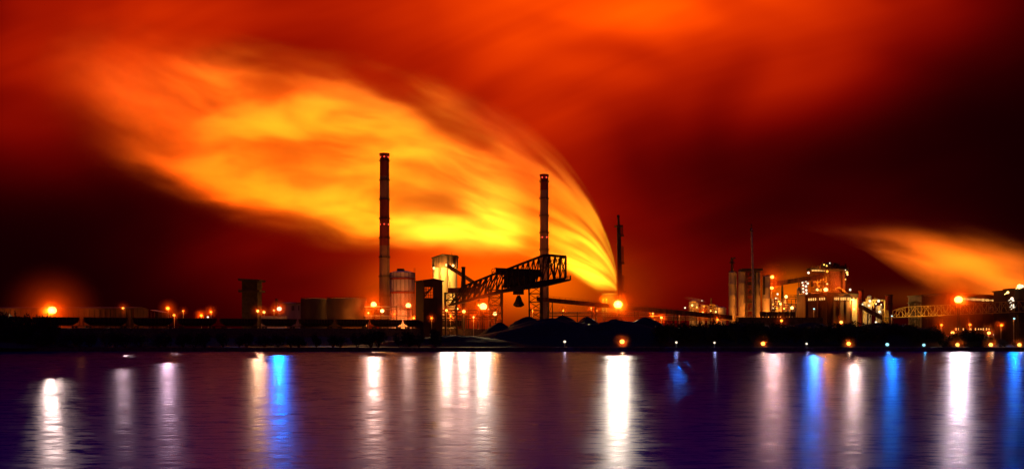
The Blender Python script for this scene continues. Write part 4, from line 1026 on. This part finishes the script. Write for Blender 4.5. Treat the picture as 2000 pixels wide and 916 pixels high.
heap(1450, 630, 510, 60, 40, 'broad low mound in front of the dim silos', 'soil', 10, cat='mound', name='bank_mound')
heap(1580, 630, 505, 50, 40, 'dark mound below the cast house and its lamp', 'soil', 11, cat='mound', name='bank_mound')
heap(1720, 630, 500, 60, 40, 'long wooded mound in front of the sinking conveyor', 'soil', 12, cat='mound', name='bank_mound')
heap(890, 654, 470, 50, 26, 'low bank mound between the train and the coal heaps', 'soil', 13, cat='mound', name='bank_mound')
heap(1888, 652, 475, 13, 14, 'small round hump before the long ribbed hall', 'soil', 14, cat='mound', name='bank_mound')
# shrubs: leaf clumps on a few stems
def shrub_mesh(seed, n=900):
    rn = random.Random(seed); cr, st = bmesh.new(), MB(); lobes = [(rn.uniform(-.55, .55), rn.uniform(-.5, .5), rn.uniform(.45, .95), rn.uniform(.28, .5)) for _ in range(9)]
    for lx, ly, lz, lr in lobes: st.tube((lx*.15, ly*.15, 0), (lx, ly, lz), .035, .012, 5)
    for _ in range(n):
        lx, ly, lz, lr = rn.choice(lobes); v = Vector((rn.gauss(0, 1), rn.gauss(0, 1), rn.gauss(0, 1))).normalized()*lr*rn.random()**.35
        p = Vector((lx, ly, lz))+v
        if p.z < .04: continue
        s = rn.uniform(.03, .075); a = Vector((rn.gauss(0, 1), rn.gauss(0, 1), rn.gauss(0, 1))).normalized(); b = a.orthogonal().normalized()
        vs = [cr.verts.new(p+a*s*1.5), cr.verts.new(p+b*s*.7), cr.verts.new(p-a*s*1.5), cr.verts.new(p-b*s*.7)]; cr.faces.new(vs)
    me = bpy.data.meshes.new('crown'); cr.to_mesh(me); cr.free(); me.materials.append(MATS['leaf'])
    ms = bpy.data.meshes.new('stem'); st.bm.to_mesh(ms); st.bm.free(); ms.materials.append(MATS['bark'])
    return me, ms
SH = [shrub_mesh(40+i) for i in range(4)]
rn = random.Random(77)
def shrub(px, Y, z0, h, w, label, group):
    me, ms = SH[rn.randrange(4)]
    t = thing('shrub', label, 'shrub', (wx(px, Y), Y, z0), group); t.rotation_euler.z = rn.uniform(0, 6.28)
    t.scale = (w, w, h)
    for nm, d in (('crown', me), ('stem', ms)):
        o = bpy.data.objects.new(nm, d); COL.objects.link(o); o.parent = t
for k in range(36):                                      # ragged scrub along the foot of the embankment
    px = -60+k*26+rn.uniform(-9, 9); Yk = rn.uniform(438, 446)
    yt = interp(px, [(0, 640), (120, 641), (200, 645), (420, 652), (700, 648), (850, 640), (950, 650)])+rn.uniform(-5, 7)
    if px < 90: Yk = rn.uniform(428, 433)+6
    shrub(px, Yk, G, (wz(yt, Yk)-G)/1.25, rn.uniform(3.4, 5.4), 'dark scrub bush in the belt below the embankment train', 'scrub below the embankment')
for px, yt in ((-40, 606), (-15, 608), (8, 609), (30, 612), (52, 614), (70, 617), (84, 622)):
    shrub(px, 441, G, (wz(yt, 441)-G)/1.15, 5.5, 'tall dark bush of the high clump at the quiet end of the bank', 'high clump at the quiet end of the bank')
for px, yt in ((95, 615.5), (107, 619.5)):
    shrub(px, 441, G, (wz(yt, 441)-G)/1.15, 2.8, 'narrow tall bush at the end of the high clump, below the lonely orange flood mast', 'narrow bushes below the lonely orange flood mast')
for k in range(34):
    px = 1290+k*16.5+rn.uniform(-6, 6); Yk = rn.uniform(462, 486)
    yt = interp(px, [(1290, 630), (1340, 626), (1400, 628), (1440, 623), (1520, 631), (1600, 633), (1660, 629), (1700, 627), (1760, 631), (1800, 637), (1850, 647)])+rn.uniform(-1.5, 4)
    shrub(px, Yk, G+2, (wz(yt, Yk)-G-2)/1.25, rn.uniform(5, 8), 'dark bush in the wooded belt along the mounds of the right bank', 'bushes on the right bank')
for px, yt, w in ((1872, 650, 6), (1888, 643, 7), (1903, 648, 6), (1922, 652, 5), (1860, 656, 4)):
    shrub(px, 464, G, (wz(yt, 464)-G)/1.25, w, 'dark bush of the small round clump in front of the ribbed hall', 'clump in front of the ribbed hall')
for k in range(12):
    px = 1840+k*14+rn.uniform(-5, 5); shrub(px, rn.uniform(446, 460), G, (wz(660+rn.uniform(-2, 5), 455)-G)/1.25, rn.uniform(3, 5), 'low dark bush on the bank below the ribbed hall', 'low bushes below the ribbed hall')

# ------------------------------------------------------------------ long low hall at the quiet end
Y = 600; t = thing('long_shed', 'very long low shed with a faintly lit orange roof edge', 'building', (wx(120, Y), Y, G))
MB().span(wx(-150, Y), wx(262, Y), Y, Y+24, G, wz(603.5, Y)).build('wall', 'rust_steel', t)
mb = MB(); mb.prism([(Y-1, wz(603.5, Y)+.02), (Y-1, wz(601.8, Y)), (Y+12, wz(601, Y)+1), (Y+25, wz(601.8, Y)), (Y+25, wz(603.5, Y)+.02)], 'x', wx(-150, Y), wx(262, Y)); mb.build('roof', 'corrugated', t)
mb = MB()
for k in range(40): mb.box((lerp(wx(-150, Y), wx(262, Y), (k+.5)/40), Y-.2, (G+wz(604, Y))/2), (.4, .38, wz(604, Y)-G))
mb.build('wall_rib', 'dark_steel', t)
for px in (20, 95, 170): point_light(t, (wx(px, Y), Y-9, wz(604, Y)), 2.5e3, HOT, .4)  # lights without fixtures, added to brighten the roof band
mb = MB(); mb.prism([(wx(128, Y), wz(601.3, Y)), (wx(138, Y), wz(599.5, Y)), (wx(152, Y), wz(601.3, Y))], 'y', Y+2, Y+10); mb.build('roof_light', 'corrugated', t)
Y = 610; t = thing('loading_canopy', 'small sloping roof catching the light between two street lamps', 'building', (wx(316, Y), Y, G))
mb = MB(); mb.prism([(wx(298, Y), wz(606, Y)), (wx(298, Y), wz(605, Y)), (wx(322, Y), wz(609.5, Y)), (wx(322, Y), wz(610.5, Y))], 'y', Y-4, Y+6); mb.build('roof', 'pale_steel', t)
mb = MB()
for px in (299, 306, 314, 321): mb.bar((wx(px, Y), Y-3.5, G), (wx(px, Y), Y-3.5, wz(609, Y)), .4)
mb.span(wx(298.5, Y), wx(321.5, Y), Y+4, Y+5, G, wz(611, Y)); mb.build('post', 'rust_steel', t)
Y = 700; t = thing('boiler_shed', 'low pale shed with a thin flue next to the white lamp', 'building', (wx(565, Y), Y, G))
MB().span(wx(547, Y), wx(588, Y), Y, Y+15, G, wz(593, Y)).build('wall', 'silo_pale', t)
MB().span(wx(546, Y), wx(589, Y), Y-.8, Y+16, wz(593, Y)+.02, wz(591.8, Y)).build('roof', 'dark_steel', t)
MB().lathe((wx(540, Y), Y, G), [(1.3, 0), (1.1, wz(583.5, Y)-G)], 12).build('flue', 'rust_steel', t, 40)
mb = MB()
for px in (570, 573, 583): mb.span(wx(px, Y), wx(px+1.6, Y), Y-.4, Y-.02, wz(606, Y), wz(597, Y))
mb.build('door', 'dark_steel', t)
mb = MB(); mb.span(wx(510, 620), wx(556, 620), 620, 626, G, wz(617, 620)); solo(mb, 'parapet_wall', 'pale_steel', 'low wall lit orange below the pale shed and white lamp', 'wall', (wx(533, 620), 620, G))

# ------------------------------------------------------------------ street lamps and flood masts
def lamp(px, py, Y, label, r, mcore, light, pw, kind='street', arm=0, mist=False, z0=G, group='street lamps of the works', aim=None, soft=.4):
    p = at(px, py, Y); nm = {'street': 'street_lamp', 'mast': 'flood_mast', 'quay': 'quay_lamp'}[kind]
    t = thing(nm, label, 'lamp', (p.x, Y, z0), group)
    mb = MB()
    if kind == 'mast':
        lattice_leg(mb, (p.x, Y, z0), (p.x, Y, p.z-r), .55, 10, .2); mb.build('pole', 'dark_steel', t)
        mb = MB(); mb.lathe((p.x, Y, p.z), [(r*.5, -r*1.05), (r*.8, -r*.9), (r*.8, -r*.8), (.2, -r*.75)], 16); mb.build('head_frame', 'dark_steel', t)
        mb = MB(); mb.ball(p, r, 24, .9); mb.build('lamp_cluster', mcore, t, 80)
    elif kind == 'quay':
        mb.tube((p.x, Y+.2, z0), (p.x, Y+.2, p.z-r*.6), .10, .08, 8); mb.lathe((p.x, Y+.2, z0), [(.28, 0), (.28, .15), (.1, .3)], 10); mb.build('pole', 'dark_steel', t)
        mb = MB(); mb.ball(p, r, 16, .9); mb.build('lamp_globe', mcore, t, 80)
        mb = MB(); mb.lathe((p.x, Y, p.z+r*.9), [(r*.7, -.02), (r*.3, .18), (.02, .22)], 12); mb.build('cap', 'dark_steel', t)
    else:
        mb.tube((p.x, Y+.6, z0), (p.x, Y+.6, p.z+.5), .22, .14, 8); mb.tube((p.x, Y+.6, p.z+.5), (p.x, Y-.4, p.z+r*.7), .12, .1, 6); mb.build('pole', 'pale_steel', t)
        mb = MB(); mb.ball(p, r, 14, .85); mb.build('lamp_head', mcore, t, 80)
    o = p-Vector((p.x, p.y, 0)).normalized()*(r+.7) if aim is None else Vector(aim)
    if kind == 'quay': point_light(t, o, pw, light, soft)
    elif pw <= 9e3: point_light(t, o, pw*.7, HOT, soft)
    else:                                                # flood lamps that face the river
        point_light(t, o, 500+pw*(.05 if kind == 'mast' else .012), HOT, soft)
        spot(t, o+Vector((0, -.3, 0)), (o.x*.42, 150, 0), pw*(4.6 if pw > 3e5 else 2.9), light, 34, .9, soft)
    if mcore not in ('lamp_white', 'lamp_cyan') or mist: HALOS.append((p, mist or (5 if kind == 'quay' else 6.5 if pw > 2e3 else 4.5)))
    return t
HALOS = []
L = lamp
L(102, 606, 560, 'glaring orange flood mast alone above the long low shed', 2.5, 'lamp_gold', (1, .68, .34), 3.8e5, 'mast', mist=34)
L(1207, 594.5, 600, 'brightest yellow flood mast in front of the quench tower', 2.8, 'lamp_gold', (1, .80, .36), 4.2e5, 'mast', mist=38)
L(1872, 585, 545, 'glaring flood mast over the truss bridge before the ribbed hall', 2.3, 'lamp_gold', (1, .74, .50), 2.6e5, 'mast', mist=28)
L(730, 594.5, 640, 'bright flood mast left of the foot of the tallest chimney', 2.0, 'lamp_gold', PINK, 1.7e5, 'mast', mist=20)
L(797.5, 596.5, 640, 'bright flood mast between gas holder and dark red tower', 1.9, 'lamp_gold', PINK, 3.0e4, 'mast', mist=18)
L(746.5, 607, 630, 'round amber lamp at the very foot of the tallest chimney', 1.4, 'lamp_gold', HOT, 1.2e4)
L(944, 598.5, 534, 'bright flood mast seen through the lattice of the crane', 2.2, 'lamp_gold', (1, .72, .33), 1.2e5, 'mast', mist=18)
L(966.5, 612.5, 560, 'strong lamp at the foot of the middle crane leg', 1.3, 'lamp_gold', WARM, 1.6e4)
L(906, 608, 534, 'orange lamp on a pole below the drive house of the crane', 1.05, 'lamp_sodium', (1, .55, .25), 7e4)
L(843, 621, 560, 'small amber lamp in front of the dark red tower', .7, 'lamp_amber', HOT, 2e3)
L(1613, 565.5, 640, 'star bright lamp above the roof of the cast house', 1.6, 'lamp_gold', WARM, 3e4, mist=20)
L(1508, 541, 690, 'lamp at the lower end of the furnace conveyor', 1.5, 'lamp_sodium', (1, .52, .30), 1.0e5, mist=14)
L(1507.5, 562.5, 688, 'lamp below the lower end of the furnace conveyor', 1.3, 'lamp_sodium', HOT, 8e3)
L(240.5, 602, 600, 'street lamp in front of the end of the long low shed', .75, 'lamp_sodium', (1, .62, .42), 2.6e4)
L(328, 602, 600, 'orange street lamp above the small sloping roof', 1.15, 'lamp_amber', (1, .60, .46), 6e4, mist=8)
L(340, 615.5, 590, 'low amber lamp beside the small sloping roof', .9, 'lamp_amber', HOT, 3e3)
L(357.5, 607.5, 610, 'faint orange lamp on a thin pole in the empty yard', .55, 'lamp_amber', HOT, 1.5e3)
L(393, 616, 600, 'amber lamp low in the empty yard', .95, 'lamp_amber', HOT, 6e3)
L(412, 609, 620, 'amber lamp above the small white one in the empty yard', .8, 'lamp_amber', HOT, 5e3)
L(406, 619, 590, 'small white lamp in the empty yard', .65, 'lamp_white', WHITE, 2e3)
L(503.5, 607, 600, 'orange street lamp on a lit pole at the foot of the stepped dark tower', .9, 'lamp_sodium', (1, .50, .16), 5.5e4)
L(515.5, 609.5, 610, 'orange lamp close to the lit pole by the stepped dark tower', .95, 'lamp_sodium', (1, .45, .14), 2e4)
L(545.5, 603, 612, 'bluish white lamp by the pale shed and thin flue', 1.7, 'lamp_white', BLUE, 1.5e5, mist=8)
L(535, 606, 660, 'small sodium lamp by the thin flue of the pale shed', .7, 'lamp_sodium', WARM, 3e3)
L(719.5, 611, 600, 'small lamp on a lit pole below the bright mast near the tallest chimney', .6, 'lamp_sodium', WARM, 3e3)
L(1372, 612, 620, 'gold lamp over the lower end of the long conveyor', 1.3, 'lamp_gold', LILAC, 0.9e5, mist=9)
L(1401.5, 624, 560, 'small amber lamp on the bank before the silos', .75, 'lamp_amber', HOT, 3e3)
L(1526.5, 626, 545, 'amber lamp below the small open wagons', .85, 'lamp_amber', (1, .55, .45), 1.2e4)
L(1643, 629, 520, 'amber lamp at the foot of the cast house buttresses', .95, 'lamp_sodium', HOT, 5e3)
L(1711, 629, 520, 'white lamp on the crest of the wooded mound', .6, 'lamp_white', WHITE, 1e3)
for px, py, lb in ((1839, 634.5, 'orange lamp at the left foot of the ribbed hall'), (1894.5, 634, 'orange lamp in front of the middle of the ribbed hall'), (1956, 635, 'orange lamp on a thin pole near the pale windows of the ribbed hall')):
    L(px, py, 560, lb, .8, 'lamp_amber', HOT, 2.5e3)
for px, py, lb in ((1860.5, 649.5, 'amber lamp left of the small round clump of bushes'), (1931.5, 650, 'amber lamp right of the small round clump of bushes')):
    L(px, py, 470, lb, .85, 'lamp_sodium', HOT, 3e3)
QY = SHORE+2.0
for px, py, r, m_, col, pw, lb in (
    (1103, 667, .62, 'lamp_white', (1, .72, .62), 700, 'small white quay lamp below the pointed coal heaps'),
    (1215, 667, 1.1, 'lamp_sodium', (1, .5, .15), 2600, 'brightest orange quay lamp, under the glaring yellow flood mast'),
    (1321, 668.5, .55, 'lamp_white', (.75, .75, 1), 700, 'small white quay lamp nearest the last coal heap'),
    (1395.5, 669, .5, 'lamp_white', (.75, .75, 1), 500, 'small white quay lamp below the amber bank lamp'),
    (1490, 671, .95, 'lamp_sodium', (1, .5, .2), 1900, 'orange quay lamp below the small open wagons'),
    (1575.5, 671, .5, 'lamp_white', (.9, .85, 1), 500, 'small white quay lamp between two orange ones'),
    (1657.5, 671, .9, 'lamp_sodium', (1, .55, .25), 1700, 'orange quay lamp below the cast house'),
    (1733, 672.5, .8, 'lamp_cyan', (.15, .55, 1), 1500, 'bluish white quay lamp, the brighter of the two'),
    (1804.5, 673.5, .7, 'lamp_cyan', (.1, .7, .9), 1000, 'turquoise quay lamp, the dimmer of the two bluish ones'),
    (1870, 673, .85, 'lamp_sodium', (1, .5, .2), 1300, 'orange quay lamp in front of the small round clump'),
    (1935, 673, .9, 'lamp_sodium', (1, .5, .2), 1300, 'orange quay lamp below the pale windows of the ribbed hall'),
    (1991, 673, .85, 'lamp_sodium', (1, .5, .2), 1300, 'orange quay lamp below the tall block at the edge of the works')):
    L(px, py, QY, lb, r, m_, col, pw, 'quay', group='quay lamps along the waterline', z0=G, aim=at(px, py, QY)+Vector((0, -r-.5, 0)), soft=.3)
# lamps added to lay coloured light paths on the river
def path_lamp(px, py, Y, label, r, m_, col, pw): lamp(px, py, Y, label, r, m_, col, pw)
path_lamp(872, 606, 534, 'added yellow lamp between the dark red tower and the crane', .8, 'lamp_sodium', PINK, 0.8e5)
path_lamp(1327, 612, 640, 'added pale blue lamp on the pipe line before the small lit refinery', .6, 'lamp_cyan', BLUE, 8e4)
path_lamp(1590, 603, 600, 'added pale blue lamp in front of the left corner of the cast house', .6, 'lamp_cyan', (.05, .35, 1), 6.5e4)
path_lamp(1668, 603, 600, 'added gold lamp before the glaring end of the cast house', .8, 'lamp_gold', (1, .64, .36), 1.0e5)
path_lamp(1742, 617, 545, 'added pale blue lamp under the left end of the truss bridge', .5, 'lamp_cyan', BLUE, 3.8e4)
path_lamp(1981, 622, 545, 'added pale blue lamp at the corner of the tall block', .6, 'lamp_cyan', BLUE, 3.2e4)

for px, py, Y, lb, m_ in ((1155, 601.5, 700, 'yard lamp seen over the pointed coal heap', 'lamp_sodium'), (1178, 585.5, 930, 'lamp under the rim of the quench tower, on its left', 'lamp_amber'),
        (1184.5, 585, 930, 'lamp under the rim of the quench tower, near its middle', 'lamp_amber'), (1166, 606, 690, 'low yard lamp left of the glaring yellow flood mast', 'lamp_amber'),
        (1275, 612, 660, 'yard lamp behind the last coal heap', 'lamp_sodium'), (1100, 607, 690, 'yard lamp below the raised crane tip', 'lamp_amber'), (1292, 620, 640, 'low lamp under the conveyor beyond the coal heaps', 'lamp_gold'),
        (1040, 606, 640, 'yard lamp between the right crane legs', 'lamp_amber'), (925, 619, 590, 'small lamp on the pipe rack below the crane', 'lamp_gold'), (880, 617, 590, 'small lamp by the left crane leg', 'lamp_amber'), (770, 613, 620, 'small lamp under the pale gas holder', 'lamp_amber'), (808, 621, 600, 'small lamp at the left foot of the dark red tower', 'lamp_sodium')):
    L(px, py, Y, lb, .6, m_, HOT, 8e3, group='yard lamps among the pipes')  # lamps added to light the yard and ground behind the heaps
for px, py, Y, lb in ((893, 603, 650, 'added gold lamp lighting the pipe rack behind the left crane leg'), (935, 596, 640, 'added gold lamp behind the lattice of the crane boom'), (955, 604, 630, 'added gold lamp just left of the middle crane leg')):
    L(px, py, Y, lb, .8, 'lamp_gold', HOT, 9e3, group='yard lamps among the pipes')  # lamps added to brighten the plant under the crane
m, t, o = mat('refinery_steam')
tcn = t.nodes.new('ShaderNodeTexCoord'); dx_, dy_, dz_ = sep(t, tcn.outputs['Object'])
fr_ = ((dx_*dx_+dy_*dy_+dz_*dz_).sqrt()*-1.0+1.0).max(0.0)
pv = t.nodes.new('ShaderNodeVolumePrincipled'); pv.inputs['Color'].default_value = (.95, .9, .85, 1)
t.links.new((fr_*dx_.step(-1, .6, .2, 1.0)*.09).s, pv.inputs['Density']); t.links.new(pv.outputs[0], o.inputs['Volume'])
mb = MB(); mb.ball((0, 0, 0), 1, 18); d = mb.build('steam_wisp', 'refinery_steam', None, 80, kind='stuff')
d.location = at(1357, 585.5, 900); d.scale = (13, 5, 2.6); d.rotation_euler.y = R(12)
point_light(d, at(1372, 590, 893), 1.5e4, (1, .30, .03), .5)
# ------------------------------------------------------------------ volume balls added round the lamps to make their halos
m, t, o = mat('halo_volume')
tcn = t.nodes.new('ShaderNodeTexCoord'); dx_, dy_, dz_ = sep(t, tcn.outputs['Object'])
rr_ = ((dx_*dx_+dy_*dy_+dz_*dz_).sqrt()*-1.0+1.0).max(0.0)
oin = t.nodes.new('ShaderNodeObjectInfo'); oi_ = sep(t, oin.outputs['Color'])[0]      # how thick this patch is
pv = t.nodes.new('ShaderNodeVolumePrincipled'); pv.inputs['Color'].default_value = (1, .22, .012, 1)
pv.inputs['Anisotropy'].default_value = 0
t.links.new((rr_*rr_*oi_).s, pv.inputs['Density']); t.links.new(pv.outputs[0], o.inputs['Volume'])
mb = MB(); mb.ball((0, 0, 0), 1, 18); ref = mb.build('mist', 'halo_volume', None, 80, kind='stuff')
for i, (p, r) in enumerate(HALOS):
    d = ref if i == 0 else ref.copy()
    if i: COL.objects.link(d)
    d.location = p; d.scale = (r, r, r); d.color = ((1.8 if r > 7 else .5)/r, 0, 0, 1)
